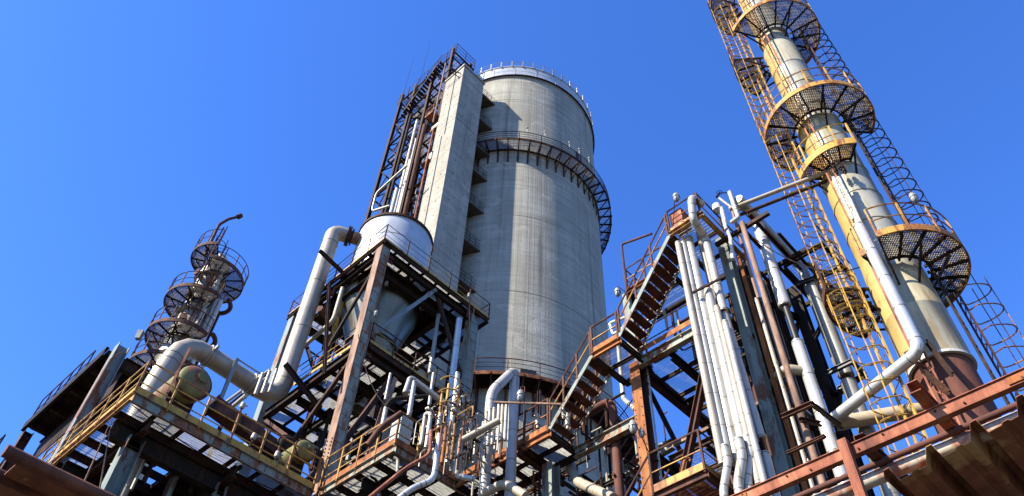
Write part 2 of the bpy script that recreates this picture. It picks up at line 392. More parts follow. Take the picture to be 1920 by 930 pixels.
def lamp(pos, arm_to, label, scale=1.0, hang='down'):
    p = Vector(pos); t = thing('lamp', label, 'lamp', p, 'bulkhead lamps on the steelwork')
    s = scale*.85
    part('lamp_cap', MB().lathe(p, [(.03*s, .20*s), (.07*s, .17*s), (.11*s, .06*s), (.115*s, .0), (.10*s, .0)], 14), 'dirty', t, True)
    part('lamp_glass', MB().lathe(p, [(.095*s, .0), (.10*s, -.07*s), (.08*s, -.15*s), (.03*s, -.19*s), (.001, -.195*s)], 14), 'lamp', t, True)
    g = MB()
    for k in range(4):
        a = k*math.pi/2+.4; c, d = math.cos(a), math.sin(a)
        g.tube([p+Vector((.112*s*c, .112*s*d, 0)), p+Vector((.112*s*c, .112*s*d, -.08*s)), p+Vector((.06*s*c, .06*s*d, -.19*s)), p+Vector((0, 0, -.21*s))], .006*s, 4, bend=0)
    part('wire_guard', g, 'darkbrown', t)
    a = Vector(arm_to); part('lamp_arm', MB().tube([p+Vector((0, 0, .19*s)), p+Vector((0, 0, .32*s)), Vector((a.x, a.y, p.z+.34*s)), a], .014*s, 6, bend=.08*s), 'rust_brown', t)
    return t
def seg_lengths(pts): return [(Vector(b)-Vector(a)).length for a, b in zip(pts[:-1], pts[1:])]
def pipe(label, pts, r, mat='white_clad', cat='pipe', group=None, bands=1.2, n=14, bend=None, band_mat=None, flanges=(), name='pipe', bw=.03, bd=.006):
    pts = [Vector(p) for p in pts]; t = thing(name, label, cat, pts[-1], group)
    if bend is None: bend = r*3
    clad = mat in ('white_clad', 'silver', 'cream', 'dirty', 'duct') and r > .055 and bands
    if clad: n = max(n, 20)
    po = part('pipe_run', MB().tube(pts, r, n, bend, bn=4 if clad else 8), mat, t, True)
    if clad:
        try: po.data.set_sharp_from_angle(angle=R(20))
        except Exception: pass
    if bands:
        for i, (a, b) in enumerate(zip(pts[:-1], pts[1:])):
            L = (b-a).length; d = (b-a).normalized(); s0 = (bend if i else .04); s1 = L-(bend if i < len(pts)-2 else .04)
            if s1-s0 < .05: continue
            k = max(1, int((s1-s0)/bands)); me = None
            for j in range(k+1):
                c = a+d*(s0+(s1-s0)*j/k)
                part('joint_band', MB().cyl(c-d*bw/2, c+d*bw/2, r+bd, n), band_mat or {'white_clad': 'band', 'cream': 'band', 'silver': 'band', 'duct': 'band'}.get(mat, mat), t, True)
    for i, f in flanges:      # (segment, distance along)
        a, b = pts[i], pts[i+1]; d = (b-a).normalized(); c = a+d*f
        part('flange', MB().cyl(c-d*.05, c-d*.008, r*1.28, n+4).cyl(c+d*.008, c+d*.05, r*1.28, n+4), 'rust_brown', t, True)
    return t
def column(label, x, y, z0, z1, w_, mat, kind='I', cat='column', name='steel_column', upv=(1, 0, 0), group=None, face=None, t=.025):
    th = thing(name, label, cat, (x, y, z0), group)
    part('column_shaft', MB().sec((x, y, z0), (x, y, z1), w_, w_, kind, t, upv), mat, th)
    part('base_plate', MB().box(x-w_*.7, x+w_*.7, y-w_*.7, y+w_*.7, z0-.03, z0-.001), 'dark', th)
    return th

def clutter(parent, n, box, seed, mats=('dark', 'darkbrown', 'dark', 'rust_brown', 'dirty'), rs=(.03, .05, .08), beams=True):
    g = random.Random(seed); x0, x1, y0, y1, z0, z1 = box
    for k in range(n):
        a = Vector((g.uniform(x0, x1), g.uniform(y0, y1), g.uniform(z0, z1))); ax = g.randrange(3); L = g.uniform(.6, 3.2)
        b = a.copy(); b[ax] = min(max(a[ax]+L, a[ax]+.4), (x1, y1, z1)[ax]+.5)
        if beams and g.random() < .35: part('brace', MB().sec(a, b, .09, .12, g.choice(['L', 'C', 'I']), .012), g.choice(['dark', 'darkbrown', 'rust_brown']), parent)
        else:
            c = b.copy(); ay = (ax+g.choice((1, 2))) % 3; c[ay] += g.uniform(-.8, .8)
            part('conduit', MB().tube([a, b, c], g.choice(rs), 7, .12), g.choice(mats), parent, True)

# ================================================================ large structure
gm = MB(); gm.v = [(-2500, -2500, 0), (2500, -2500, 0), (2500, 2500, 0), (-2500, 2500, 0)]; gm.f = [(0, 1, 2, 3)]
tag(bpy.data.objects.new('ground', gm.mesh('ground', 'ground')), None, None, None, 'structure')
COL.objects.link(bpy.data.objects['ground'])
sb = MB().box(-8, 46, -6, 52, .001, .06)
g2 = bpy.data.objects.new('asphalt_yard', sb.mesh('asphalt_yard', 'yard')); COL.objects.link(g2); tag(g2, None, None, None, 'structure')

# ---- the concrete silo
def cyl_pt(r, deg, z): return Vector((SX+r*math.cos(R(deg)), SY+r*math.sin(R(deg)), z))
ZR, ZT, Z1, Z2 = 73.13, 75.1, 59.7, 33.25
silo = thing('silo', 'tall round concrete silo with a bright metal band round its top', 'silo', (SX, SY, .06))
prof = [(SR, .07)]
for z in (8, 15.5, 23, 30.2, 41.8, 50.4, 57.2, 68.5):
    prof += [(SR, z-.03), (SR-.02, z-.02), (SR-.02, z+.02), (SR, z+.03)]
prof += [(SR, ZR-.25), (SR+.1, ZR-.2), (SR+.1, ZR)]
part('shell', MB().lathe((SX, SY, 0), prof, 144), 'conc', silo, True)
capb = part('roof_band', MB().lathe((SX, SY, 0), [(SR+.14, ZR-.02), (SR+.14, ZR+.06), (SR+.08, ZR+.09), (SR+.08, ZR+.98), (SR+.10, ZR+1.0), (SR+.08, ZR+1.02), (SR+.08, ZT-.12), (SR+.16, ZT-.1), (SR+.16, ZT), (SR-.4, ZT+.05), (.01, ZT+.9)], 144), 'silver', silo, True)
part('gutter_ring', MB().ring((SX, SY, 0), SR+.101, SR+.26, ZR-.12, ZR-.03, n=120), 'dark', silo, True)
me = MB().box(-.02, .03, -.06, .06, -.25, .9).mesh('guard_post', 'dirty')
for k in range(48):
    a = k*7.5+3
    inst('guard_post', me, cyl_pt(SR+.2, a, ZT), silo, (0, 0, R(a)))
for dz in (.45, .9):
    part('guard_rail', MB().arc((SX, SY, ZT+dz), SR+.2, 0, 360, .018, 120, 5), 'dirty', silo, True)
for a in (-107, -122, -137, -152, -92):
    part('band_seam', MB().obox(cyl_pt(SR+.095, a, ZR+.1), cyl_pt(SR+.095, a, ZT-.12), .05, .03, upv=cyl_pt(1, a, 0)-Vector((SX, SY, 0))), 'silver', silo)
# small dark openings
for a, z, wd, hh in ((-88, 62.8, .7, 1.2), (-122.5, Z2+1.0, 1.0, 1.1), (-118, Z2+.6, .8, .8)):
    c = cyl_pt(SR+.01, a, z); d = cyl_pt(SR+.03, a, z)-c
    part('wall_opening', MB().obox(c-d, c+d*2, wd, hh), 'black', silo)

def ring_walk(z, nseg, r_in, r_out, label, rust, edge, plate, fill=True):
    t = thing('ring_walkway', label, 'walkway', (SX, SY, z), 'walkways round the silo')
    st = 360/nseg
    # one bracket mesh in the x direction
    b = MB(); L = r_out-r_in
    b.sec((r_in, 0, -.12), (r_out+.12, 0, -.12), .10, .16, 'I', .014)
    b.sec((r_in+.04, 0, -1.75), (r_out-.02, 0, -.2), .08, .08, 'box'); b.box(r_in, r_in+.06, -.07, .07, -1.95, -.2)
    bm_ = b.mesh('bracket', rust)
    pm = MB()
    a = R(st/2*.94); n = 9 if plate is None else 1
    if plate is None:
        for i in range(28):
            r_ = r_in+.08+(r_out-r_in-.12)*i/27; h_ = r_*math.tan(a)
            pm.box(r_-.006, r_+.006, -h_, h_, -.035, 0)
        for y in (-.3, 0, .3): pm.box(r_in+.07, r_out-.05, y-.008, y+.008, -.02, .004)
    else:
        h1, h2 = (r_in+.05)*math.tan(a)*1.04, (r_out-.03)*math.tan(a)*1.04
        pm.quadbox([(r_in+.05, -h1, -.03), (r_out-.03, -h2, -.03), (r_out-.03, h2, -.03), (r_in+.05, h1, -.03), (r_in+.05, -h1, 0), (r_out-.03, -h2, 0), (r_out-.03, h2, 0), (r_in+.05, h1, 0)])
    pm_ = pm.mesh('deck_panel', plate or 'galv'); hp = post_mesh(1.1, rust, .055)
    for k in range(nseg):
        a = k*st; c = (SX, SY, z)
        inst('bracket', bm_, c, t, (0, 0, R(a))); inst('deck_panel', pm_, c, t, (0, 0, R(a+st/2)))
        if k % 2 == 0: inst('rail_post', hp, cyl_pt(r_out+.03, a, z), t, (0, 0, R(a)))
    part('edge_ring', MB().ring((SX, SY, z), r_out-.01, r_out+.07, -.2, .06, n=120), edge, t)
    part('inner_ring', MB().ring((SX, SY, z), r_in+.02, r_in+.1, -.2, -.04, n=120), rust, t)
    part('handrail', MB().arc((SX, SY, z+1.1), r_out+.03, 0, 360, .035, 120, 5), rust, t)
    part('mid_rail', MB().arc((SX, SY, z+.75), r_out+.03, 0, 360, .022, 120, 4), rust, t)
    part('mid_rail', MB().arc((SX, SY, z+.4), r_out+.03, 0, 360, .022, 120, 4), rust, t)
    return t
up_walk = ring_walk(Z1, 60, SR, 9.19, 'dark steel walkway ringing the upper part of the concrete silo', 'darkbrown', 'darkbrown', None)
lo_walk = ring_walk(Z2, 60, SR, 9.35, 'rusty railed walkway ringing the lower part of the silo, behind the white looped pipe', 'rust_brown', 'rust', 'dark')
for k, a in enumerate((-128, -118, -103, -96, -88)):
    p = cyl_pt(9.2, a, Z1+1.0)
    single('floodlight', MB().tube([p, p+Vector((0, 0, .9))], .025, 5).lathe(p+Vector((0, 0, .85)), [(.02, .2), (.09, .15), (.10, .0), (.02, -.05)], 8), 'dirty',
           ['small floodlight on a stalk at the left end of the silo walkway in shade', 'small floodlight on the silo walkway just right of the shadow edge', 'small pale floodlight on the silo walkway, middle one of the right-hand three', 'small floodlight on the silo walkway facing outward, before the opening', 'small pale floodlight on the silo walkway nearest the right edge of the silo'][k], 'floodlight', tuple(p), 'floodlights on the silo walkway')

# ---- the square shaft beside the silo
FX0, FX1, FY0, FY1, FZ = 20.0, 22.57, 28.25, 30.70, 69.6
shaft = thing('stair_shaft', 'square pale concrete shaft standing against the left of the round silo', 'shaft', ((FX0+FX1)/2, (FY0+FY1)/2, .06))
sh = MB(); zs = [.07, 9, 17.5, 26, 34.6, 43, 51.5, 60, FZ-.3]
for a, b in zip(zs[:-1], zs[1:]):
    sh.box(FX0, FX1, FY0, FY1, a+.02, b-.02); sh.box(FX0+.02, FX1-.02, FY0+.02, FY1-.02, b-.02, b+.02)
part('shaft_wall', sh, 'shaft', shaft)
part('coping', MB().box(FX0-.1, FX1+.1, FY0-.1, FY1+.1, FZ-.27, FZ), 'shaft', shaft)
hm_ = MB().cyl((0, 0, 0), (-.02, 0, 0), .05, 8).mesh('tie_hole', 'slab')
for i in range(26):
    for j in range(2): inst('tie_hole', hm_, (FX0-.001, FY0+.6+j*1.2, 24+i*1.75), shaft); inst('tie_hole', hm_, (FX0+.7+j*1.2, FY0-.001, 24.4+i*1.75), shaft, (0, 0, R(90)))
for z in (67.8, 63.4, 59.0, 55.3, 50.9, 46.3, 41.9, 37.4):
    s = MB(); x1 = 24.45
    b = part('balcony', MB().poly([(FX1-.01, FY0+.05), (x1, FY0+.05), (x1+.1, FY0+1.2), (x1+.1, 31.5), (FX1-.01, 31.5)], z-.22, z), 'slab', shaft)
    rr = MB(); P = [Vector((FX1+.05, FY0+.12, z)), Vector((x1-.08, FY0+.12, z)), Vector((x1, FY0+1.15, z))]
    for h in (.35, .7, 1.05): rr.tube([p+Vector((0, 0, h)) for p in P], .022, 5, bend=0)
    for q in (P[0], P[0].lerp(P[1], .33), P[0].lerp(P[1], .66), P[1], P[1].lerp(P[2], .5), P[2]): rr.cyl(q, q+Vector((0, 0, 1.07)), .024, 5)
    part('balcony_rail', rr, 'darkbrown', b)
# bracket frame on the sunlit face near the top
single('wall_bracket', MB().sec((FX0-.02, FY0+.35, FZ-1.3), (FX0-1.0, FY0+.9, FZ-1.3), .08, .08).sec((FX0-.02, FY0+.35, FZ-2.2), (FX0-.9, FY0+.9, FZ-1.4), .06, .06).tube([(FX0-1.0, FY0+.3, FZ-1.3), (FX0-.95, FY0+2.4, FZ-1.3)], .05, 6).tube([(FX0-.5, FY0+.3, FZ-1.25), (FX0-.5, FY0+2.4, FZ-1.25)], .04, 6),
       'dark', 'small black bracket frame sticking out of the sunlit shaft wall just under its coping', 'bracket', (FX0-.02, FY0+.9, FZ-1.4))

# ---- the dark lattice tower behind the shaft
LX0, LX1, LY0, LY1, LZ = 20.4, 22.8, 30.95, 39.2, 76.0
lat = thing('lattice_tower', 'dark rusty lattice steel tower standing to the left of the concrete shaft', 'lattice tower', (21.5, 35, .06))
ys = [31.2, 33.9, 36.8, 39.1]
for x in (LX0, LX1):
    for i, y in enumerate(ys):
        top = LZ+(2.0 if i in (0, 3) else 1.2)
        part('leg', MB().sec((x, y, .07), (x, y, top), .30, .30, 'I', .03, (1, 0, 0)), 'darkbrown', lat)
zl = [24+4.35*k for k in range(13)]
for k, z in enumerate(zl):
    part('girt', MB().sec((LX0, LY0, z), (LX0, LY1, z), .14, .20, 'I', .02), 'dark', lat)
    part('girt', MB().sec((LX1, LY0, z+.02), (LX1, LY1, z+.02), .14, .20, 'I', .02), 'dark', lat)
    for y in ys: part('tie', MB().sec((LX0, y, z-.2), (LX1, y, z-.2), .10, .14), 'dark', lat)
    if k < len(zl)-1:
        z2 = zl[k+1]
        for x in (LX0, LX1):
            a, b = (ys[2], ys[3]) if k % 2 else (ys[3], ys[2])
            part('brace', MB().sec((x+.03, a, z), (x+.03, (a+b)/2, (z+z2)/2), .08, .12).sec((x+.03, (a+b)/2, (z+z2)/2), (x+.03, a, z2), .08, .12), 'dark', lat)
        part('brace', MB().sec((LX0, ys[3]+.02, z), (LX1, ys[3]+.02, z2), .07, .10), 'dark', lat)
        if k % 2 == 0: part('brace', MB().sec((LX1, ys[0]+.1, z), (LX1, ys[1], z2), .07, .10), 'dark', lat)
topd = thing('top_platform', 'dark railed platform crowning the lattice tower above the shaft', 'platform', (21.5, 35, LZ), 'platforms of the lattice tower')
deck(topd, LX0-.1, LX1+.1, 30.6, 39.4, LZ, 'y', 2, 6, 'dark', .2, 'darkbrown', .25, 'mesh')
rails(topd, [(LX1+.1, 30.6, LZ), (LX0-.1, 30.6, LZ), (LX0-.1, 39.4, LZ), (LX1+.1, 39.4, LZ)], 2.0, 'darkbrown', 'dark', None, 1.4, 2, t=.07)
mid_l = [(70.5, 32.2, 38.8), (65.0, 33.5, 38.9)]
for k, (z, ya, yb) in enumerate(mid_l):
    d_ = thing('service_platform', ['dark grated service floor high in the lattice tower, just below its top platform', 'dark service floor in the lattice tower above the silver pipe tops'][k], 'platform', (21.5, 35, z), 'platforms of the lattice tower')
    deck(d_, LX0+.2, LX1-.2, ya, yb, z, 'y', 2, 4, 'dark', .16, 'dark', .2, 'mesh')
    rails(d_, [(LX0+.1, ya, z), (LX0+.1, yb, z)], 1.1, 'darkbrown', 'dark', None, 1.5)
# inclined stair between the two upper floors (outer face)
stt = thing('lattice_stair', 'dark open steel stair slanting up the outer face of the lattice tower', 'stair', (LX0-.5, 34.5, 70.5))
a, b = Vector((LX0-.55, 37.6, 70.6)), Vector((LX0-.55, 32.2, 76))
for dx in (0, .7): part('stringer', MB().obox(a+Vector((dx, 0, 0)), b+Vector((dx, 0, 0)), .03, .24), 'dark', stt)
tm = MB().box(-.33, .33, -.13, .13, -.02, .02).mesh('tread', 'darkbrown')
for k in range(1, 20): inst('tread', tm, a.lerp(b, k/20)+Vector((.35, 0, 0)), stt)
part('handrail', MB().tube([a+Vector((0, 0, 1)), b+Vector((0, 0, 1))], .03, 6), 'darkbrown', stt)
for px, pb, D, rr_, mt, lb in [
    ((783, 228), (738, 402), 37.2, .13, 'white_clad', 'tall silver pipe with an elbowed tip rising through the lattice tower'),
    ((770, 300), (742, 405), 36.9, .11, 'cream', 'cream pipe rising in the lattice tower left of the tallest silver pipe'),
    ((748, 355), (722, 430), 29.9, .13, 'white_clad', 'white pipe climbing in front of the lattice tower from the drum rim'),
    ((768, 215), (727, 400), 38.2, .13, 'dark', 'dirty grey lagged riser beside the second leg of the lattice tower'),
    ((797, 235), (758, 400), 37.0, .19, 'rust_brown', 'thick dark brown riser in the lattice tower between silver pipes and shaft'),
    ((779, 260), (748, 405), 36.6, .09, 'cream', 'thin cream pipe squeezed between the two silver risers in the lattice tower'),
    ((812, 240), (780, 405), 35.6, .07, 'rust_red', 'thin red rusty pipe running up beside the sunlit face of the shaft'),
    ((836, 118), (819, 196), 35.2, .07, 'rust_pole', 'slim rusty pole standing at the top left corner of the shaft')]:
    T, B_ = VV(px, pb, D); B_.z -= 3
    pts = [T, B_] if 'elbowed' not in lb else [T+Vector((.5, .9, -.2)), T+Vector((0, 0, .4)), B_]
    pipe(lb, pts, rr_, mt, group='risers in the lattice tower', bands=1.6 if rr_ > .12 else 0, n=10, bend=.4)
# drain loop at the left
T, B_ = VV((725, 352), (712, 400), 37.5)
pipe('dull pipe loop bending round the left leg of the lattice tower', [T+Vector((0, -2.2, .9)), T+Vector((-.2, 1.0, 0)), T+Vector((0, 1.3, -1.9)), T+Vector((.3, -.6, -2.6))], .09, 'dirty', bands=0, bend=.35)
for k, (px, py, D, lb) in enumerate([(824, 243, 37.4, 'upper white sided box in the lattice tower beside the sunlit shaft wall'), (807, 305, 37.2, 'lower white sided box in the lattice tower beside the sunlit shaft wall'), (815, 216, 37.2, 'rusty red open landing above the two white boxes beside the shaft')]):
    c = WD(px, py, D); t = thing('cabin_box' if k < 2 else 'landing', lb, 'equipment box' if k < 2 else 'landing', c)
    if k < 2: 
        part('box_side', MB().box(c.x-.45, c.x+.6, c.y-.6, c.y+.6, c.z-.45, c.z+.55), 'whitebox', t)
        part('box_top', MB().box(c.x-.5, c.x+.65, c.y-.65, c.y+.65, c.z+.551, c.z+.6), 'dark', t)
    part('floor_plate', MB().box(c.x-.6, c.x+.6, c.y-.5, c.y+.5, c.z-.55, c.z-.48), 'rust_orange' if k < 2 else 'rust_red', t)
    part('floor_edge', MB().box(c.x-.63, c.x-.601, c.y-.5, c.y+.5, c.z-.7, c.z-.45), 'rust_orange' if k < 2 else 'rust_red', t)
    if k == 2: rails(t, [(c.x-.6, c.y-.5, c.z-.48), (c.x-.6, c.y+.5, c.z-.48)], 1.1, 'rust_red', None, None, 1.2)
for k, (px, py, px2, py2) in enumerate([(754, 185, 782, 120), (788, 150, 811, 82)]):
    a = WD(px, py, 43); b = Vector((a.x, a.y, a.z+9.5))
    single('antenna', MB().tube([a-Vector((0, 0, .6)), b], [.03, .012], 5, cap=True), 'dark', ['thin whip antenna on the far left corner of the lattice tower', 'thin whip antenna on the middle of the lattice tower'][k], 'antenna', tuple(a), 'whip antennas')

# ================================================================ the hopper tower
HX0, HX1, HY0, HY1, HZ, MZ = 12.2, 19.2, 21.2, 28.8, 30.5, 24.3
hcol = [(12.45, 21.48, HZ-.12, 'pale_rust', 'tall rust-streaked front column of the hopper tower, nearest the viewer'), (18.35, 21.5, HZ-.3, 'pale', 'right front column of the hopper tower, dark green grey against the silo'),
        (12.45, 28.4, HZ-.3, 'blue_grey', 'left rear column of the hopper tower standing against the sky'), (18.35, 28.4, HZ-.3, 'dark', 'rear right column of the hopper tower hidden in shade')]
for x, y, z, mt, lb in hcol:
    t = thing('tower_column', lb, 'column', (x, y, .06), 'columns of the hopper tower')
    sh = MB(); sh.box(x-.24, x-.215, y-.23, y+.23, .07, z).box(x+.215, x+.24, y-.23, y+.23, .07, z)
    part('flange_plate', sh, 'rust_pole' if mt == 'pale_rust' else mt, t)
    part('web_plate', MB().box(x-.214, x+.214, y-.2, y-.18, .07, z), mt, t)
    nb = int((z-4)/.62); sm = shared(('stiff', mt), lambda mt=mt: MB().box(-.212, .212, -.008, .012, -.012, .012).mesh('stiffener', mt))
    for k in range(nb): inst('stiffener', sm, (x, y-.215, 4.2+k*.62), t)
    part('cap_plate', MB().box(x-.3, x+.3, y-.3, y+.3, z+.001, z+.03), 'dark', t)
fr = thing('braced_tower', 'dark braced steel frame carrying the hopper between its columns', 'steel frame', (15.7, 25, .06))
def fb(name, p, q, w_=.2, h=.35, k='I', m_='dark', **kw): return part(name, MB().sec(p, q, w_, h, k, .02), m_, fr, **kw)
for z, q in ((HZ-.42, 0), (MZ-.42, 1), (17-.42, 2)):
    for y in (21.5, 28.4): fb('main_beam', (12.7, y, z), (18.1, y, z), .2, .45)
    for x in (12.45, 18.35): fb('main_beam', (x, 21.8, z+.02), (x, 28.1, z+.02), .2, .4)
    for x in (14.4, 16.6): fb('floor_beam', (x, 21.75, z), (x, 28.2, z), .18, .36)
    for y in (23.1, 26.0): fb('floor_beam', (12.7, y, z-.1), (18.1, y, z-.1), .18, .3)
for y in (22.2, 26.6): fb('hopper_beam', (12.7, y, HZ-.75), (18.1, y, HZ-.75), .3, .7, 'I', 'dark')
for x in (12.85, 16.95): fb('hopper_beam', (x, 22.4, HZ-.75), (x, 26.4, HZ-.75), .3, .7, 'I', 'dark')
for x, y in ((12.2, 21.48), (18.35, 21.25)):
    for z in (HZ-.6, MZ-.5, MZ+.5, 19.3):
        for sgn in (1,): part('gusset_plate', MB().box(x+.46 if x < 15 else x-.6, x+.9 if x < 15 else x-.26, y-.012, y+.004, z-.28, z+.28), 'rust_brown', fr)
        for k in range(3):
            for j in range(2): inst('bolt', shared('gbolt', lambda: MB().cyl((0, -.03, 0), (0, .02, 0), .022, 6).mesh('bolt', 'darkbrown')), ((x+.55+j*.2) if x < 15 else (x-.5+j*.15), y-.02, z-.18+k*.18), fr)
for k in range(7):
    for j in (0, 1): inst('bolt', shared('fbolt', lambda: MB().cyl((-.03, 0, 0), (.02, 0, 0), .024, 6).mesh('bolt', 'darkbrown')), (12.2, 21.34+j*.28, 18.2+k*.16), fr)
fb('brace', (12.75, 21.5, 24.7), (15.85, 21.5, HZ-.3), .14, .18, 'box', 'blue_grey', label='pale diagonal brace catching light under the upper deck')
fb('brace', (15.95, 21.6, HZ-.3), (18.3, 21.6, 25.8), .14, .18, 'box', 'darkbrown')
fb('brace', (12.55, 21.9, MZ-.5), (12.55, 24.9, 21.0), .14, .16, 'L', 'darkbrown'); fb('brace', (12.55, 21.9, HZ-1.0), (12.55, 24.9, MZ+.4), .12, .16, 'L', 'dark')
fb('brace', (12.55, 28.1, HZ-.6), (12.55, 24.9, MZ+.4), .12, .16, 'L', 'dark')
fb('brace', (12.9, 21.6, 19.6), (14.4, 21.6, MZ-.6), .2, .2, 'I', 'rust_brown'); fb('brace', (14.5, 21.6, MZ-.6), (13.9, 21.6, 17.6), .22, .22, 'I', 'rust_pole', label='pinkish rusty strut leaning under the middle deck')
fb('brace', (12.5, 24.9, 21.0), (12.5, 24.9, 17.0), .22, .22, 'I', 'darkbrown'); fb('brace', (12.55, 24.9, 21.0), (12.55, 28.1, MZ-.6), .14, .16, 'L', 'rust_brown')
fb('brace', (15.2, 21.7, MZ-.4), (15.2, 27.9, 17.2), .14, .14, 'L', 'dark'); fb('brace', (18.35, 21.8, MZ), (18.35, 27.9, HZ-.6), .14, .14, 'L', 'dark')
fb('brace', (18.3, 21.8, 23.9), (18.3, 25, 17.3), .16, .16, 'L', 'darkbrown'); fb('brace', (12.7, 28.3, MZ), (18.1, 28.3, HZ-.6), .14, .14, 'L', 'dark')
udk = thing('upper_deck', 'upper grated deck of the hopper tower round the metal drum', 'deck', (15.7, 25, HZ), 'decks of the hopper tower')
deck(udk, HX0, HX1, HY0, HY1, HZ, 'y', 8, 7, 'dark', .16, dict(w='darkbrown', s='darkbrown', e='darkbrown', n='darkbrown'), .26, holes=((12.8, 16.8, 22.4, 26.4),), sp=.034, dp=.036)
rails(udk, [(HX1, HY1, HZ), (HX1, HY0, HZ), (HX0, HY0, HZ), (HX0, HY1, HZ), (14.0, HY1, HZ)], 1.15, 'darkbrown', 'yellow2', 'yellow', 1.35, 2)
mdk = thing('middle_deck', 'middle grated deck of the hopper tower below the cone outlet', 'deck', (15.7, 25, MZ), 'decks of the hopper tower')
deck(mdk, 12.75, 18.9, 21.3, 28.6, MZ, 'y', 7, 6, 'dark', .16, dict(w='darkbrown', s='darkbrown', e='darkbrown', n='darkbrown'), .3, sp=.034, dp=.036, holes=((15.5, 17.4, 23.5, 25.0), (13.3, 14.6, 25.9, 28.7)))
rails(mdk, [(18.9, 21.3, MZ), (12.75, 21.3, MZ), (12.45, 21.9, MZ), (12.3, 26.2, MZ)], 1.15, 'darkbrown', 'yellow2', 'yellow', 1.25, 2)
single('yellow_hanger', MB().sec((12.9, 24.9, MZ), (12.9, 24.9, HZ-.4), .16, .16, 'I', .02), 'yellow', 'yellow steel hanger post between the middle and upper decks of the hopper tower', 'post', (12.9, 24.9, MZ))

# ---- drum and cone
TX, TY, TR = 14.76, 24.38, 2.01
tank = thing('hopper', 'shiny metal drum with a long cone under it in the steel tower', 'hopper', (TX, TY, 25.0))
part('drum', MB().lathe((TX, TY, 0), [(TR, 29.9), (TR, 32.0), (TR+.02, 32.02), (TR+.02, 32.06), (TR, 32.08), (TR, 33.6), (TR+.02, 33.62), (TR+.02, 33.66), (TR, 33.68), (TR, 35.1), (TR-.02, 35.24), (TR-.3, 35.3), (.01, 35.9)], 64), 'silver', tank, True)
part('drum_rim', MB().ring((TX, TY, 0), TR+.01, TR+.07, 35.08, 35.26, n=64), 'darkbrown', tank, True)
part('skirt_ring', MB().ring((TX, TY, 0), TR+.01, TR+.22, 31.1, 31.28, n=64), 'tan', tank, True)
part('skirt_ring', MB().ring((TX, TY, 0), TR+.01, TR+.10, 30.55, 30.75, n=64), 'yellow2', tank, True)
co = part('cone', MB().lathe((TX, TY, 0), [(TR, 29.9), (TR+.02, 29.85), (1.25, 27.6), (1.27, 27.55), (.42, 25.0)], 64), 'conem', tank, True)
part('cone_ring', MB().ring((TX, TY, 0), 1.12, 1.24, 27.15, 27.3, n=40), 'black', tank, True)
part('outlet', MB().lathe((TX, TY, 0), [(.42, 25.0), (.42, 24.45), (.55, 24.45), (.55, 24.35), (.42, 24.35), (.42, 23.6)], 24), 'silver', tank, True)
for k in range(10):
    a = R(k*36+8)
    part('cone_seam', MB().obox((TX+1.99*math.cos(a), TY+1.99*math.sin(a), 29.8), (TX+1.28*math.cos(a), TY+1.28*math.sin(a), 27.66), .012, .03), 'dirty', co)
single('rotary_valve', MB().lathe((16.6, 24.2, 0), [(.01, 26.6), (.30, 26.5), (.34, 25.6), (.44, 25.5), (.44, 25.3), (.34, 25.2), (.36, 24.6), (.48, 24.5), (.48, 24.35), (.01, 24.3)], 24), 'black', 'black flanged valve body hanging in shade right of the cone', 'valve', (16.6, 24.2, 25.2), smooth=True)
pipe('fat silver pipe dropping below the black valve body right of the cone', [(16.6, 24.2, 24.3), (16.6, 24.2, 21.4)], .33, 'silver', bands=1.0, n=20, flanges=((0, 2.7),))
T, B_ = VV((862, 598), (846, 720), 26.2); pipe('silver vertical pipe beside the right column of the hopper tower', [T, B_, B_-Vector((0, 0, 4))], .14, 'silver', bands=1.3)
T, B_ = VV((822, 590), (806, 700), 27.5); pipe('second silver pipe in shade behind the leaning brace of the hopper tower', [T, B_], .10, 'dirty', bands=1.3)

# big elbowed duct: drum -> down -> left -> blower
VX, VY = 28*math.cos(R(65.5)), 28*math.sin(R(65.5))
PA = Vector((TX-1.55, TY+.35, 34.15)); PB = Vector((VX, VY, 34.15)); dr = (PB-PA).normalized()
ZB = 22.75; LX = 6.78
big = pipe('big dull metal duct curving from the drum down to the left platform', [PA+dr*.9, PB, (VX, VY, ZB), (LX+.35, VY, ZB+.25), (LX, VY-.05, 20.6), (LX, VY-.05, 17.5)], .40, 'duct', 'duct', None, 2.4, 22, 1.05, None, (), 'duct', .05, .012)
part('inlet_stub', MB().cyl(PA, PA+dr*.95, .34, 20), 'rust_pole', big, True, 'rusty brown stub joining the duct to the drum')
part('collar', MB().cyl(PA+dr*.9, PA+dr*.98, .56, 22).cyl(PA+dr*1.0, PA+dr*1.08, .56, 22), 'darkbrown', big, True)
bm_ = MB().cyl((0, 0, -.1), (0, 0, .1), .025, 6).mesh('bolt', 'darkbrown')
for k in range(20):
    a = 2*math.pi*k/20; s_ = dr.cross(Vector((0, 0, 1))).normalized()
    inst('bolt', bm_, PA+dr*.99+s_*.51*math.cos(a)+Vector((0, 0, .51*math.sin(a))), big, dr.to_track_quat('Z', 'Y').to_euler())
part('collar', MB().cyl(PB-dr*1.0, PB-dr*.92, .47, 22), 'darkbrown', big, True)
for x in (8.2, 10.3):
    c = Vector((x, VY, ZB+.25*(11.6-x)/5)); part('flange', MB().cyl(c-Vector((.09, 0, 0)), c-Vector((.012, 0, 0)), .47, 22).cyl(c+Vector((.012, 0, 0)), c+Vector((.09, 0, 0)), .47, 22), 'duct', big, True)
    part('lifting_lug', MB().sec(c+Vector((0, -.45, .1)), c+Vector((0, -.68, .12)), .10, .12), 'lag', big); part('lifting_lug', MB().sec(c+Vector((0, .1, -.45)), c+Vector((0, .12, -.66)), .10, .12), 'lag', big)
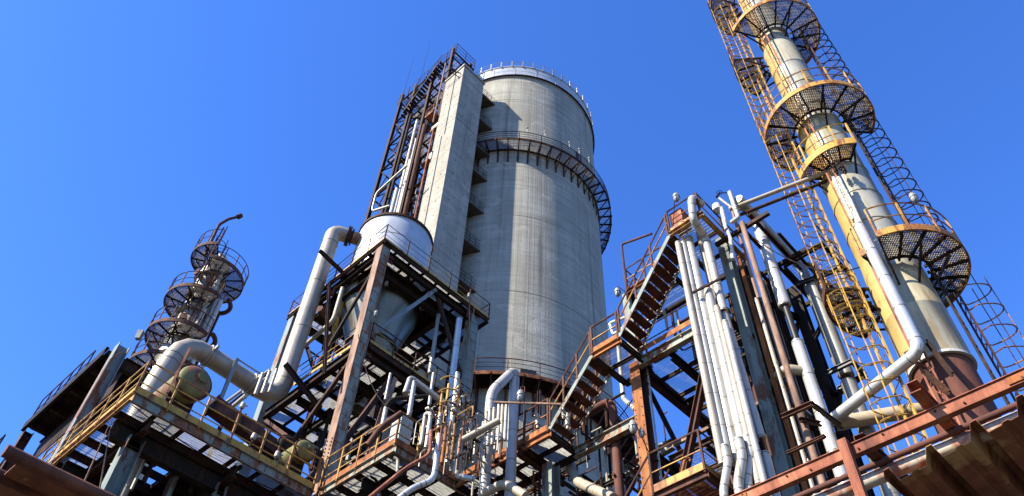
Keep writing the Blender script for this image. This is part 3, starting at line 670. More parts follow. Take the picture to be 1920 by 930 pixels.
# pipe clamps and guide beams beside the vertical duct
single('guide_beam', MB().sec((VX-.9, VY-1.1, 30.9), (13.0, VY-1.1, 30.4), .14, .18, 'I', .02), 'darkbrown', 'dark guide beam crossing in front of the vertical duct, upper one', 'beam', (VX, VY-1.1, 30.6))
single('guide_beam', MB().sec((VX-.5, VY-.65, 24.1), (13.2, VY-.8, 22.9), .18, .2, 'I', .02), 'darkbrown', 'rusty guide beam crossing in front of the duct just above its lower bend', 'beam', (VX, VY-.7, 23.6))
single('spring_hanger', MB().cyl((VX+.75, VY-.55, 28.0), (VX+.2, VY-.75, 27.95), .17, 14).cyl((VX+.55, VY-.3, 28.2), (VX+.8, VY-.5, 30.3), .03, 6).cyl((VX+.75, VY-.45, 29.5), (VX+.8, VY-.5, 30.1), .1, 10), 'rust_brown', 'rusty barrel shaped spring hanger clamped to the vertical duct', 'hanger', (VX+.5, VY-.5, 28.0), smooth=True)
# small bright downpipe between duct and front column
T, B_ = VV((642, 540), (625, 602), 27.2)
pipe('bright square-looking pipe elbowing below the upper deck, right of the big duct', [T, B_, B_+Vector((.1, 3.4, -.2)), B_+Vector((.1, 8.6, -.7))], .105, 'tan', bands=1.6, bend=.3)
single('support_post', MB().sec(WD(618, 528, 25.5), WD(608, 700, 24.6), .12, .12, 'I', .015), 'darkbrown', 'thin dark post hanging between upper and middle decks beside the cone', 'post', tuple(WD(608, 700, 24.6)))

# ================================================================ main deck level (z = 17)
DZ = 17.0
lp = thing('left_platform', 'long left platform with yellow kickboards over rusty pale channels', 'platform', (8.7, 24, DZ), 'platforms at main deck level')
deck(lp, 5.3, 12.1, 21.5, 28.5, DZ, 'y', 7, 7, plates=(6.3, 12.2, 23.4, 28.6), joist='darkbrown', jh=.2, edge=dict(w='yellow2', s='pale_rust', e='dark', n='dark'), eh=.36, sp=.034, dp=.036, holes=((6.3, 8.3, 23.4, 25.4),))  # dark plates fill the middle to imitate the gloom beneath this deck
# 'darkbrown', .2, dict(w='yellow2', s='pale_rust', e='dark', n='dark'), .36, sp=.034, dp=.036, holes=((6.3, 8.3, 23.4, 25.4),))
rails(lp, [(12.05, 21.5, DZ), (5.3, 21.5, DZ), (5.3, 28.6, DZ)], 1.25, 'yellow2', 'yellow', 'yellow', 1.12, 2, .24, t=.06)
for y in (22.4, 25.6): part('girder', MB().sec((5.4, y, DZ-.85), (12.2, y, DZ-.85), .3, .62, 'I', .03), 'dark', lp)
for x in (6.2, 9.3): part('girder', MB().sec((x, 21.7, DZ-.62), (x, 28.4, DZ-.62), .22, .4, 'I', .03), 'darkbrown', lp)
part('outrigger', MB().sec((5.25, 28.6, DZ-.3), (5.25, 33.5, DZ-.3), .16, .3, 'C', .02), 'yellow2', lp)
lf = thing('dark_blocking_floor', 'added dark plated floor blocking sky gaps below the long yellow platform', 'platform', (9, 26.4, 15.5))  # added plates that block sky gaps and keep the underside dark
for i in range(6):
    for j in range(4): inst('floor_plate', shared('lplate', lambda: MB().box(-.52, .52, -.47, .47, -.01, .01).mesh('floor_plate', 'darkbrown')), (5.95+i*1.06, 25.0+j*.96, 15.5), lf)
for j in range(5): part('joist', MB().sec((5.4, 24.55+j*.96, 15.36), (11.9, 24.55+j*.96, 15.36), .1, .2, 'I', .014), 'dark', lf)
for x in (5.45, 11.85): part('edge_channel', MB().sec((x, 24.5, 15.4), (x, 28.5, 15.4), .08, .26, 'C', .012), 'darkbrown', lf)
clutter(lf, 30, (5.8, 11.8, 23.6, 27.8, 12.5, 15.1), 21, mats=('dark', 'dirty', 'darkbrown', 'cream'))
kl = thing('middle_platform', 'small platform with orange rusty rails right of the long yellow one', 'platform', (13.6, 19.4, DZ), 'platforms at main deck level')
deck(kl, 12.2, 15.3, 17.42, 21.35, DZ, 'y', 3, 4, 'darkbrown', .18, dict(w='pale_rust', s='pale_rust', e='dark', n='dark'), .32, sp=.034, dp=.036)
rails(kl, [(15.0, 17.42, DZ), (12.2, 17.42, DZ), (12.2, 21.35, DZ)], 1.3, 'yellow2', 'yellow2', 'rust_orange', 1.0, 2, .24, t=.06)
part('girder', MB().sec((12.9, 17.5, DZ-.6), (12.9, 21.3, DZ-.6), .2, .36, 'I', .02), 'dark', kl); part('girder', MB().sec((12.3, 19.0, DZ-.72), (17, 19.0, DZ-.72), .22, .42, 'I', .02), 'dark', kl)
cw = thing('catwalk', 'rusty catwalk with orange kickboard leading to the foot of the stair', 'catwalk', (15.3, 15.3, DZ), 'platforms at main deck level')
deck(cw, 14.88, 16.3, 13.26, 17.4, DZ, 'y', 2, 4, 'darkbrown', .16, dict(w='rust_orange', s='darkbrown', e='darkbrown', n='dark'), .26, sp=.034, dp=.036)
rails(cw, [(14.88, 13.3, DZ), (14.88, 17.35, DZ)], 1.25, 'rust_brown', 'rust_orange', 'rust_orange', 1.0, 1, .22, t=.065)
rails(cw, [(16.3, 13.3, DZ), (16.3, 17.35, DZ)], 1.25, 'rust_brown', 'rust_brown', None, 1.4, 1, t=.05)
for y, z in ((16.2, DZ-.36), (14.4, DZ-.36)): part('cross_girder', MB().sec((14.7, y, z), (16.9, y, z), .16, .26, 'I', .02), 'darkbrown', cw)
single('long_beam', MB().sec((16.1, 13.25, DZ-.22), (16.1, 10.75, DZ-.22), .2, .36, 'I', .025), 'pale_rust', 'rusty pale beam running from the catwalk end to the orange column, upper of two', 'beam', (16.1, 12, DZ-.22), 'beams between catwalk and orange column')
single('long_beam', MB().sec((17.9, 14.6, DZ-.3), (17.6, 10.6, DZ-.3), .2, .32, 'I', .025), 'pale_rust', 'rusty pale beam behind the brown looped pipe, lower of two', 'beam', (17.8, 12.6, DZ-.3), 'beams between catwalk and orange column')
back = thing('rear_deck', 'dark grated rear deck in shade under the hopper tower', 'platform', (16, 24.5, DZ-.06), 'platforms at main deck level')
deck(back, 12.3, 18.6, 21.6, 27.6, DZ-.06, 'y', 6, 5, 'dark', .18, 'dark', .3, sp=.05, holes=((13.4, 15.5, 22.6, 25.1),))
# columns under the decks
def stand(x, y, z1, w_, mt, lb, upv=(1, 0, 0)): return column(lb, x, y, .09, z1, w_, mt, 'I', upv=upv, group='columns under the main deck', t=.03)
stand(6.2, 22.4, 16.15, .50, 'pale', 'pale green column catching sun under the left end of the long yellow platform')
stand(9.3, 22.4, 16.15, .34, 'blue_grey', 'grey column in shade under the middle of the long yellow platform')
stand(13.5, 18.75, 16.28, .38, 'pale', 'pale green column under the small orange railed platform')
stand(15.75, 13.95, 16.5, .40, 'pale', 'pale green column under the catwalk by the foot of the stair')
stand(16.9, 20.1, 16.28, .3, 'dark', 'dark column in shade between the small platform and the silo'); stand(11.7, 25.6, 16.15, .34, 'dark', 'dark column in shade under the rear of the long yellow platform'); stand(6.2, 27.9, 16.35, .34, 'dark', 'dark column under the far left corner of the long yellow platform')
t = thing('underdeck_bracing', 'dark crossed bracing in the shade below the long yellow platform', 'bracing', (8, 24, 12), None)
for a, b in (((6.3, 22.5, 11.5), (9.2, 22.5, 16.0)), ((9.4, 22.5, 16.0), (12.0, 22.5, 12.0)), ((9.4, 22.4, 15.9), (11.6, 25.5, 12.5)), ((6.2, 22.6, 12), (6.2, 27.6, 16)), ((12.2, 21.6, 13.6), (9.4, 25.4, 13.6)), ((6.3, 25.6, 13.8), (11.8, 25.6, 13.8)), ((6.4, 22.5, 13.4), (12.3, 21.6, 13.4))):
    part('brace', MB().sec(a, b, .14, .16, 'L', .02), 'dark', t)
# stair 1, landing, stair 2, top platform
SXa, SXb = 14.88, 15.86
def stair(a, b, label, nt, first='pale_rust', grp='stair flights beside the rusty column'):
    (ya, za), (yb, zb) = a, b
    t = thing('stair_flight', label, 'stair', (15.3, ya, za), grp)
    part('stringer', MB().obox((SXa, ya, za), (SXa, yb, zb), .03, .15), 'pale', t, False, 'pale green outer stringer')
    part('stringer', MB().obox((SXb, ya, za), (SXb, yb, zb), .03, .16), 'pale_rust', t)
    tm = shared('tread', lambda: MB().box(.02, .93, -.14, .14, -.02, .02).box(.02, .93, -.155, -.141, -.05, .02).mesh('tread', 'rust_brown'))
    for k in range(nt):
        f = (k+.5)/nt; inst('tread', tm, (SXa, ya+(yb-ya)*f, za+(zb-za)*f+.02), t)
    for x, mt in ((SXa, 'rust_brown'), (SXb, 'rust_brown')):
        A, B_ = Vector((x, ya, za+.13)), Vector((x, yb, zb+.13)); n = 3
        for k in range(n+1): inst('rail_post', post_mesh(1.0, mt, .06), A.lerp(B_, (k+.08)/(n+.16)), t)
        part('handrail', MB().tube([A+Vector((0, 0, 1)), B_+Vector((0, 0, 1))], .032, 6), mt, t)
        part('mid_rail', MB().tube([A+Vector((0, 0, .52)), B_+Vector((0, 0, .52))], .028, 6), 'yellow2', t)
    return t
stair((13.25, 17.0), (11.43, 18.98), 'lower rusty stair flight rising from the catwalk against the silo', 7)
ld = thing('stair_landing', 'small landing with orange kickboard between the two stair flights', 'landing', (15.4, 10.9, 19.05), 'landings of the stair')
deck(ld, SXa, 16.6, 10.33, 11.42, 19.05, 'x', 2, 1, 'darkbrown', .14, dict(w='rust_orange', s='dark', e='dark', n='darkbrown'), .24, sp=.05)
rails(ld, [(SXa, 10.36, 19.05), (SXa, 11.4, 19.05)], 1.15, 'rust_brown', 'yellow2', 'rust_orange', 1.1, 1, .2, t=.065)
stair((10.33, 19.1), (7.93, 22.2), 'upper rusty stair flight climbing to the top platform beside the white pipe bundle', 11)
td = thing('top_landing', 'top landing of the stair with yellow edge and red box', 'landing', (15.6, 7.3, 22.3), 'landings of the stair')
deck(td, SXa, 17.6, 6.68, 7.93, 22.3, 'x', 3, 1, 'darkbrown', .14, dict(w='yellow2', s='yellow2', e='dark', n='darkbrown'), .2, sp=.05)
rails(td, [(SXa, 7.9, 22.3), (SXa, 6.7, 22.3), (17.6, 6.7, 22.3)], 1.1, 'darkbrown', 'rust_orange', 'yellow2', 1.15, 1, .14, t=.06)
bx = thing('red_box', 'rusty red sheet metal box beside the handrail of the stair top landing', 'box', (15.05, 7.6, 22.4))
part('box_body', MB().box(15.0, 15.5, 7.42, 7.86, 22.55, 23.3), 'rust_red', bx); part('box_lid', MB().box(14.98, 15.52, 7.40, 7.88, 23.301, 23.33), 'rust_red', bx)
# mid-height landing with rail (behind the upper flight) and its bent light pole
ml = thing('side_landing', 'small railed landing behind the upper stair flight with a bent rusty pole', 'landing', (17.2, 10.3, 22.0), 'landings of the stair')
pole = WA(1172, 505, 0, 15.95)
deck(ml, 15.95, 17.6, 8.9, pole.y, pole.z-1.1, 'x', 2, 1, 'darkbrown', .14, dict(w='rust_orange', s='dark', e='dark', n='dark'), .2, sp=.05)
rails(ml, [(15.95, 8.95, pole.z-1.1), (15.95, pole.y, pole.z-1.1), (17.6, pole.y, pole.z-1.1)], 1.1, 'rust_brown', 'yellow2', None, 1.0, 1, t=.06)
pk = thing('pipe_rack', 'crowded dark rack of small pipes and braces between the catwalk and the silo foot', 'pipework', (16.8, 16.2, 17.2))
clutter(pk, 70, (15.4, 18.4, 13.8, 19.6, 16.4, 19.4), 31, mats=('dark', 'darkbrown', 'rust_brown', 'dirty', 'cream', 'yellow2'), rs=(.025, .035, .05))
pk2 = thing('pipe_rack', 'dark rack of small pipes and braces hanging under and behind the lower stair flight', 'pipework', (17, 12, 16))
clutter(pk2, 36, (15.9, 18.6, 10.9, 13.4, 14.6, 18.4), 32, mats=('dark', 'rust_brown', 'dirty', 'cream'), rs=(.025, .035, .05))
a_ = Vector((15.93, pole.y+.02, pole.z-1.6)); b_ = WA(1170, 455, 0, 15.93); c_ = WA(1222, 438, 0, 15.93)
single('bent_pole', MB().tube([a_, (a_.x, a_.y, b_.z), (a_.x, c_.y, c_.z)], .045, 8, bend=.15), 'rust_brown', 'bent rusty pole reaching over the rail at the middle of the upper stair', 'pole', tuple(a_), smooth=True)

clutter(fr, 90, (12.9, 18.2, 22.0, 28.0, 17.4, 23.6), 5)
clutter(fr, 26, (13.0, 18.2, 22.0, 28.0, 25.0, 29.6), 6)
clutter(lp, 90, (5.8, 12.0, 22.2, 27.5, 14.0, 16.3), 8, mats=('dark', 'darkbrown', 'dark', 'dirty', 'cream'))
clutter(kl, 40, (12.6, 16.8, 17.9, 21.0, 14.5, 16.2), 9); clutter(cw, 16, (15.2, 17.2, 13.8, 17.2, 14.6, 16.4), 10)
clutter(lat, 70, (20.7, 22.6, 31.2, 36.6, 40, 74), 12, rs=(.03, .05, .07))

# ================================================================ right-hand pipe tower
def tcol(x, y, z0, z1, w_, mt, lb, upv=(1, 0, 0), edge=None, hw=None):
    t = thing('tower_column', lb, 'column', (x, y, z0), 'columns of the pipe tower')
    h = (hw or w_)/2; w2 = w_/2
    part('web_plate', MB().box(x-w2+.03, x+w2-.03, y-.012, y+.012, z0, z1), mt, t)
    part('flange_plate', MB().box(x-w2, x-w2+.029, y-h, y+h, z0, z1), edge or mt, t); part('flange_plate', MB().box(x+w2-.029, x+w2, y-h, y+h, z0, z1), mt, t)
    return t
c1 = tcol(16.2, 10.65, .09, 19.0, .36, 'rust_brown', 'orange rusty column standing clear of the silo under the stair landing', edge='rust_orange')
bl = MB().cyl((-.012, 0, 0), (.012, 0, 0), .018, 6).mesh('rivet', 'darkbrown')
for k in range(26):
    for s in (-1, 1): inst('rivet', bl, (16.2-.195, 10.65+s*.13, 10+k*.34), c1)
part('cable_run', MB().tube([(16.42, 10.43, 8), (16.42, 10.43, 19)], .035, 6).tube([(16.42, 10.5, 8), (16.4, 10.5, 18.8)], .02, 5), 'lag', c1)
tcol(16.2, 10.65, 19.35, 22.3, .34, 'pale', 'pale green upper column between the two stair flights, lamp beside it', edge='pale')
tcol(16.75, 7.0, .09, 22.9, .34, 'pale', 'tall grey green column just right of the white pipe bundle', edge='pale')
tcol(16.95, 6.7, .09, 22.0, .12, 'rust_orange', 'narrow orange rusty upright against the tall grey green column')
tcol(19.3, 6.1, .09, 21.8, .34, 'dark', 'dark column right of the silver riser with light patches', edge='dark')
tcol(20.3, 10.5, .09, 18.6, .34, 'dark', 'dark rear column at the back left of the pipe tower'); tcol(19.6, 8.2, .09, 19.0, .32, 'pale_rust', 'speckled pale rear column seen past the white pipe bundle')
fr2 = thing('pipe_tower_frame', 'dark and rusty braced steelwork holding the tall pipes together', 'steel frame', (18, 8, .06))
def f2(name, p, q, w_=.18, h=.28, k='I', m_='darkbrown', **kw): return part(name, MB().sec(p, q, w_, h, k, .02), m_, fr2, **kw)
f2('front_beam', (16.05, 10.45, 18.85), (16.05, 7.1, 18.85), .2, .34, 'I', 'pale_rust'); f2('kick_plate', (15.9, 10.3, 19.2), (15.9, 7.2, 19.2), .02, .2, 'box', 'rust_orange')
f2('side_beam', (16.3, 10.55, 18.7), (20.3, 10.55, 18.7), .2, .34); f2('side_beam', (16.3, 7.9, 18.7), (20.0, 7.9, 18.7), .2, .3)
f2('side_beam', (16.3, 9.4, 18.72), (20.2, 9.4, 18.72), .18, .26, 'I', 'dark'); f2('rear_beam', (18.3, 10.4, 18.5), (18.3, 7.0, 18.5), .18, .3, 'I', 'dark'); f2('rear_beam', (20.2, 10.4, 18.5), (20.2, 6.2, 18.5), .18, .3, 'I', 'dark')
f2('brace', (16.2, 7.9, 18.5), (16.2, 10.3, 12.6), .2, .2, 'I', 'rust_brown', label='rusty diagonal brace leaning between the orange column and the pipe bundle')
f2('brace', (16.3, 8.6, 15.6), (20.2, 8.2, 13.5), .2, .24, 'I', 'dark'); f2('brace', (19.8, 10.4, 18.4), (19.5, 8.3, 12.0), .26, .26, 'I', 'dark'); f2('brace', (16.4, 10.5, 18.3), (20.2, 10.5, 13.6), .16, .16, 'L', 'dark')
f2('floor_beam', (16.3, 10.5, 15.5), (20.3, 10.5, 15.5), .18, .3); f2('floor_beam', (16.3, 7.2, 15.4), (20.3, 7.9, 15.4), .18, .3, 'I', 'dark'); f2('floor_beam', (20.2, 10.4, 15.3), (20.2, 7.9, 15.3), .18, .3, 'I', 'pale_rust')
f2('rail_tube', (17.3, 10.4, 16.4), (17.3, 7.1, 16.4), .1, .1, 'box', 'rust_pole'); f2('rail_tube', (18.9, 10.4, 17.3), (18.9, 7.1, 17.3), .1, .1, 'box', 'rust_brown')
for z in (12.2, 15.6, 20.4): f2('tie_beam', (16.9, 7.0, z), (19.2, 6.2, z), .16, .2, 'I', 'dark'); f2('tie_beam', (16.9, 7.1, z+1.1), (19.6, 8.1, z+1.1), .14, .2, 'I', 'dark')
for z0, z1 in ((12.3, 15.5), (15.7, 20.3)):
    f2('brace', (17.0, 6.95, z0), (19.2, 6.25, z1), .12, .12, 'L', 'rust_brown'); f2('brace', (19.2, 6.3, z0), (19.5, 8.1, z1), .12, .12, 'L', 'dark')
for y0_, z_ in ((5.55, 22.25), (5.95, 22.0)): f2('long_beam', (15.9, y0_, z_), (21.2, y0_, z_), .12, .16, 'L', 'dark')
f2('long_beam', (16.3, 5.0, 21.2), (20.6, 5.0, 21.0), .1, .14, 'L', 'dark'); f2('cross_tie', (16.1, 5.0, 22.0), (16.1, 7.0, 22.0), .12, .14, 'L', 'darkbrown'); f2('cross_tie', (18.2, 4.9, 22.0), (18.2, 6.6, 22.0), .12, .14, 'L', 'dark'); f2('cross_tie', (20.4, 4.9, 22.0), (20.4, 6.6, 22.0), .12, .14, 'L', 'dark')
clutter(fr2, 80, (16.8, 19.4, 6.2, 8.2, 12.5, 21.5), 15, mats=('dark', 'darkbrown', 'rust_brown', 'dirty', 'cream'), rs=(.03, .045, .06))
clutter(fr2, 16, (16.6, 20.0, 8.2, 10.3, 19.3, 21.6), 16, mats=('dark', 'dirty', 'cream', 'rust_brown'))
gp = thing('grated_floor', 'open grated floor of the pipe tower with blue sky showing through', 'deck', (18.2, 9.2, 19.0), 'floors of the pipe tower')
deck(gp, 16.2, 20.2, 7.3, 10.5, 19.0, 'x', 4, 3, 'darkbrown', .14, 'darkbrown', .2, 'mesh', sp=.075, dp=.018)
rails(gp, [(16.0, 10.1, 19.0), (16.0, 7.5, 19.0)], 1.1, 'yellow2', 'rust_brown', None, 1.2, 1)
gp2 = thing('grated_floor', 'lower open grated floor of the pipe tower, seen below the first', 'deck', (18.2, 9.2, 15.7), 'floors of the pipe tower')
deck(gp2, 16.9, 20.2, 7.9, 10.4, 15.75, 'x', 3, 2, 'darkbrown', .14, 'darkbrown', .2, 'mesh', sp=.075, dp=.018)

for k, (x, y, z0_, z1_) in enumerate([(17.3, 6.85, 9, 21.8), (18.2, 6.55, 9, 21.5), (18.9, 6.9, 9, 21.0), (17.9, 7.6, 9, 21.6)]):  # invented trays: dark panels added to blacken the tower interior
    t = thing('dark_filler_tray', ['added dark filler tray behind the tall grey green column', 'added dark filler tray behind the silver riser', 'added dark filler tray deep at the right of the pipe tower', 'added dark filler tray deep in the middle of the pipe tower'][k], 'cable tray', (x, y, z0_), 'added dark trays in the pipe tower')
    for sg in (-1, 1): part('tray_side', MB().box(x-.02, x+.02, y+sg*.24-.015, y+sg*.24+.015, z0_, z1_), 'dark', t)
    part('dark_filler_panel', MB().box(x+.021, x+.03, y-.23, y+.23, z0_, z1_), 'dark', t)
    for j in range(5): part('cable', MB().tube([(x, y-.18+j*.09, z0_), (x-.01, y-.17+j*.088, (z0_+z1_)/2), (x, y-.18+j*.09, z1_)], .022, 5, 0), ['dark', 'darkbrown', 'dirty', 'dark', 'rust_brown'][j], t)
# ---- the white pipe bundle
bun = [  # top px, bottom px, D, radius, material
 ((1273, 455), (1352, 868), 16.9, .10, 'cream'), ((1285, 455), (1362, 868), 17.0, .105, 'white_clad'), ((1296, 446), (1376, 868), 17.1, .14, 'white_clad'),
 ((1312, 433), (1394, 800), 17.35, .10, 'cream'), ((1322, 432), (1404, 800), 17.5, .095, 'cream'), ((1289, 565), (1366, 868), 16.95, .095, 'white_clad'),
 ((1327, 545), (1402, 862), 17.0, .14, 'white_clad'), ((1346, 575), (1420, 905), 16.9, .09, 'cream'), ((1361, 602), (1436, 925), 16.8, .085, 'white_clad')]
for k, (a, b, D, rr_, mt) in enumerate(bun):
    T, B_ = VV(a, b, D)
    lb = ['far left slim pipe of the white bundle, reaching up to the stair landing', 'second slim pipe from the left in the white bundle', 'fat white pipe third from the left in the bundle', 'slim cream pipe in the back row of the bundle, left of the elbowed silver one', 'slimmest back row pipe touching the elbowed silver one',
          'short cream pipe starting half way up the bundle on its left', 'fat short white pipe in the middle of the bundle with a cut top', 'slim cream pipe on the right of the bundle starting below its clamp', 'short cream pipe with a red stained top on the right of the bundle'][k]
    pipe(lb, [T, B_, B_-Vector((0, 0, .05))], rr_, mt, group='pipes of the white bundle', bands=.95, n=14, bend=.02, bw=.02, bd=.004)
# crooked lower ends
for k, (px, py, D, rr_) in enumerate([(1365, 868, 16.8, .10), (1392, 855, 16.75, .12), (1408, 850, 16.9, .12)]):
    A = WD(px, py, D); q = Vector((A.x-.1, A.y+.22, A.z-.75))
    pipe(['crooked lower end of the white bundle, left one', 'crooked lower end of the white bundle, middle one', 'crooked lower end of the white bundle, right one'][k], [A+Vector((0, 0, .5)), A, q, q-Vector((0, 0, 2.2))], rr_, 'white_clad', bands=.7, bend=.15, group='crooked ends of the bundle')
T1, T2, T3 = WD(1295, 372, 16.2), WD(1300, 412, 16.3), WD(1328, 447, 17.1)
_, Bq = VV((1328, 447), (1352, 585), 17.1)
pipe('elbowed silver pipe hooking over the top landing and down the right of the bundle', [T1+Vector((.55, -.1, .12)), T1+Vector((.1, -.02, .12)), T1-Vector((0, 0, .15)), T2, Vector((Bq.x, Bq.y, T3.z)), Bq], .13, 'white_clad', group='pipes of the white bundle', bands=.9, bend=.22)
_, Bq2 = VV((1328, 447), (1432, 822), 17.1); pipe('long white pipe continuing below the elbowed silver one to the bottom of the bundle', [Vector((Bq.x, Bq.y, Bq.z-.12)), Bq2], .12, 'white_clad', group='pipes of the white bundle', bands=1.1)
pipe('thin rusty core showing in the gap between the two silver lengths of the bundle', [Bq+Vector((0, 0, .05)), Vector((Bq.x, Bq.y, Bq.z-.2))], .06, 'rust_brown', bands=0)
_, e0 = VV((1328, 447), (1438, 840), 17.1); pipe('short white stub pipe at the lower right of the bundle', [Vector((Bq2.x, Bq2.y, Bq2.z-.42)), Vector((Bq2.x, Bq2.y, Bq2.z-2.6))], .12, 'white_clad', bands=1.0); pipe('dark spindle between the bundle and its lower stub pipe', [Vector((Bq2.x, Bq2.y, Bq2.z)), Vector((Bq2.x, Bq2.y, Bq2.z-.42))], .045, 'dark', bands=0)
cl = WD(1310, 548, 16.8); cr = WD(1358, 524, 16.9)
single('pipe_clamp', MB().sec(cl+Vector((-.1, .15, 0)), cr+Vector((-.1, -.1, .0)), .06, .07), 'darkbrown', 'rusty clamp bar across the white pipe bundle at mid height', 'clamp', tuple(cl))
# ---- pole, silver riser and others
def vpipe(a, b, D, rr_, mt, lb, ext=0, **kw):
    T, B_ = VV(a, b, D); B_.z -= ext; return pipe(lb, [T, B_], rr_, mt, **kw)
vpipe((1389, 418), (1550, 920), 17.0, .085, 'rust_pole', 'long pinkish bare pipe standing in front of the pipe tower', 6, bands=0, group='risers of the pipe tower')
vpipe((1415, 398), (1470, 575), 18.2, .19, 'silver', 'silver riser with a cut top leaning up the right of the pipe tower', 0, bands=1.3, group='risers of the pipe tower')
vpipe((1472, 570), (1496, 645), 18.2, .10, 'black', 'black pipe section below the upper silver riser', .4, bands=0)
vpipe((1500, 640), (1565, 870), 18.2, .17, 'silver', 'polished silver riser below the black section, with a tan branch', 6, bands=1.2, group='risers of the pipe tower')
vpipe((1418, 560), (1490, 800), 17.9, .06, 'cream', 'slim cream pipe behind the pinkish bare pipe', 4, bands=.8)
vpipe((1405, 520), (1480, 790), 18.3, .07, 'dark', 'dark slim pipe behind the cream one in the pipe tower', 5, bands=0)
vpipe((1430, 560), (1502, 800), 18.6, .08, 'dirty', 'dull pipe in shade between bare pipe and silver riser', 5, bands=0)
vpipe((1376, 392), (1418, 560), 17.9, .05, 'rust_pole', 'thin rusty rod rising at the left of the silver riser', 0, bands=0)
for k, (xx, dd, mt) in enumerate([(1440, 19.5, 'dark'), (1455, 20.2, 'darkbrown'), (1425, 20.0, 'dark'), (1412, 19.0, 'dirty')]):
    vpipe((xx, 560), (xx+62, 780), dd, .09, mt, ['dark pipe deep in the pipe tower, first behind the cream one', 'brown pipe deep in the pipe tower near the dark column', 'dark pipe deep in the pipe tower behind the tall grey green column', 'dull pipe deep in the pipe tower left of the others'][k], 8, bands=0, group='pipes deep in the pipe tower')
A = WD(1522, 700, 18.2); pipe('short tan elbow branching left from the polished silver riser', [A+Vector((.1, 0, .1)), A+Vector((-.45, .55, .2)), A+Vector((-.1, 1.1, .2))], .14, 'tan', bands=0, bend=.25)
RX, RY = 19*math.cos(R(15.85)), 19*math.sin(R(15.85))
pipe('tan header pipe running back from the stair top and turning down at its far end', [(15.95, 5.78, 23.3), (19.9, 5.78, 23.25), (RX+.9, RY+.35, 22.3), (RX+.5, RY+.2, 17.2)], .17, 'dirty', bands=1.6, bend=.5, group='header pipes')
T, B_ = VV((1517, 530), (1593, 705), 19.0); pipe('dirty silver riser at the far right of the pipe tower held by a black bracket', [T, B_], .2, 'dirty', bands=1.5, group='risers of the pipe tower')
T, B_ = VV((1603, 742), (1650, 880), 19.0); pipe('dark lower riser below the black bracket at the right of the pipe tower', [T+Vector((0, 0, .5)), B_-Vector((0, 0, 8))], .21, 'dirty', bands=1.6); pipe('rusty bare spool under the black bracket', [T+Vector((0, 0, 1.1)), T+Vector((0, 0, .5))], .12, 'rust_brown', bands=0)
A = T+Vector((0, 0, .75)); t = thing('pipe_bracket', 'black cantilever bracket gripping the dirty riser right of the pipe tower', 'bracket', A)
for p, q in (((19.3, 6.1, A.z+.3), (A.x+.35, A.y-.25, A.z)), ((19.3, 6.1, A.z-.5), (A.x+.4, A.y+.4, A.z)), ((A.x+.4, A.y+.45, A.z), (A.x+.35, A.y-.4, A.z)), ((A.x-.4, A.y+.4, A.z), (A.x-.4, A.y-.4, A.z)), ((A.x-.4, A.y-.4, A.z), (A.x+.4, A.y-.4, A.z)), ((19.2, 6.0, A.z+.35), (A.x-.4, A.y+.4, A.z))): part('bracket_arm', MB().sec(p, q, .1, .14, 'I', .015), 'black', t)
A = WD(1545, 560, 19.0); t = thing('pipe_bracket', 'black bracket frame at the top of the dirty riser', 'bracket', A)
for p, q in (((19.2, 6.1, A.z-.6), (A.x+.3, A.y-.4, A.z+.2)), ((18.0, 5.0, 21.2), (A.x+.5, A.y-.5, A.z-.4)), ((A.x-.5, A.y+.5, A.z+.6), (A.x+.2, A.y-.7, A.z+1.0))): part('bracket_arm', MB().sec(p, q, .1, .14, 'I', .015), 'black', t)
# small railed perch at the far right of the tower
A = WD(1500, 505, 19.6); t = thing('railed_perch', 'small dark railed perch at the far right top of the pipe tower', 'platform', A)
deck(t, A.x-.9, A.x+1.5, A.y-1.2, A.y+.2, A.z-.4, 'x', 2, 1, 'dark', .12, 'dark', .14, 'mesh', sp=.09, dp=.02)
rails(t, [(A.x-.9, A.y-1.2, A.z-.4), (A.x+1.5, A.y-1.2, A.z-.4), (A.x+1.5, A.y+.2, A.z-.4)], 1.1, 'black', 'dark', None, 1.1, 1)
# bridge pipes to the stack and lagged verticals
pipe('upper long dull pipe bridging from the pipe tower to the yellow stack', [(15.9, 6.15, 23.0), (17.15, 2.9, 23.5)], .075, 'tan', bands=0, group='pipes bridging tower and stack')
pipe('lower long dark pipe bridging from the pipe tower to the yellow stack', [(16.1, 6.1, 22.75), (17.3, 2.9, 23.25)], .06, 'darkbrown', bands=0, group='pipes bridging tower and stack')
def lagged(lb, pts, r_):
    mb = MB(); pts = [Vector(p) for p in pts]
    pp = []; 
    for a, b in zip(pts[:-1], pts[1:]):
        n = max(2, int((b-a).length/.05))
        for k in range(n): pp.append(a.lerp(b, k/n))
    pp.append(pts[-1]); rad = [r_*(1+.18*random.uniform(-1, 1)) for _ in pp]
    mb.tube([p+Vector((random.uniform(-1, 1), random.uniform(-1, 1), 0))*.006 for p in pp], rad, 10, bend=0)
    return single('lagged_pipe', mb, 'lag', lb, 'pipe', tuple(pts[-1]), 'pipes wrapped in white lagging', True)
a = WD(1368, 360, 16.9); b = WD(1384, 408, 16.9); lagged('taller cloth wrapped pipe sticking up by the start of the bridge pipes', [a, b, WD(1370, 418, 16.9)], .075)
a = WD(1353, 390, 16.9); b = WD(1362, 430, 16.9); lagged('shorter cloth wrapped pipe left of the taller one', [a, b], .07)
lagged('knotted cloth wrapping at the foot of the two wrapped pipes', [WD(1364, 430, 16.95), WD(1370, 448, 16.95), WD(1374, 486, 16.95)], .06)
pipe('dull pipe slanting up behind the wrapped pipes', [WD(1349, 372, 17.3), WD(1375, 392, 17.4), WD(1420, 395, 17.8)], .06, 'dirty', bands=0, bend=.1)
t = thing('hand_valve', 'small handwheel valve on the dark spindle at the top of the pipe tower', 'valve', WD(1349, 362, 17.3)); vc = WD(1349, 362, 17.3)
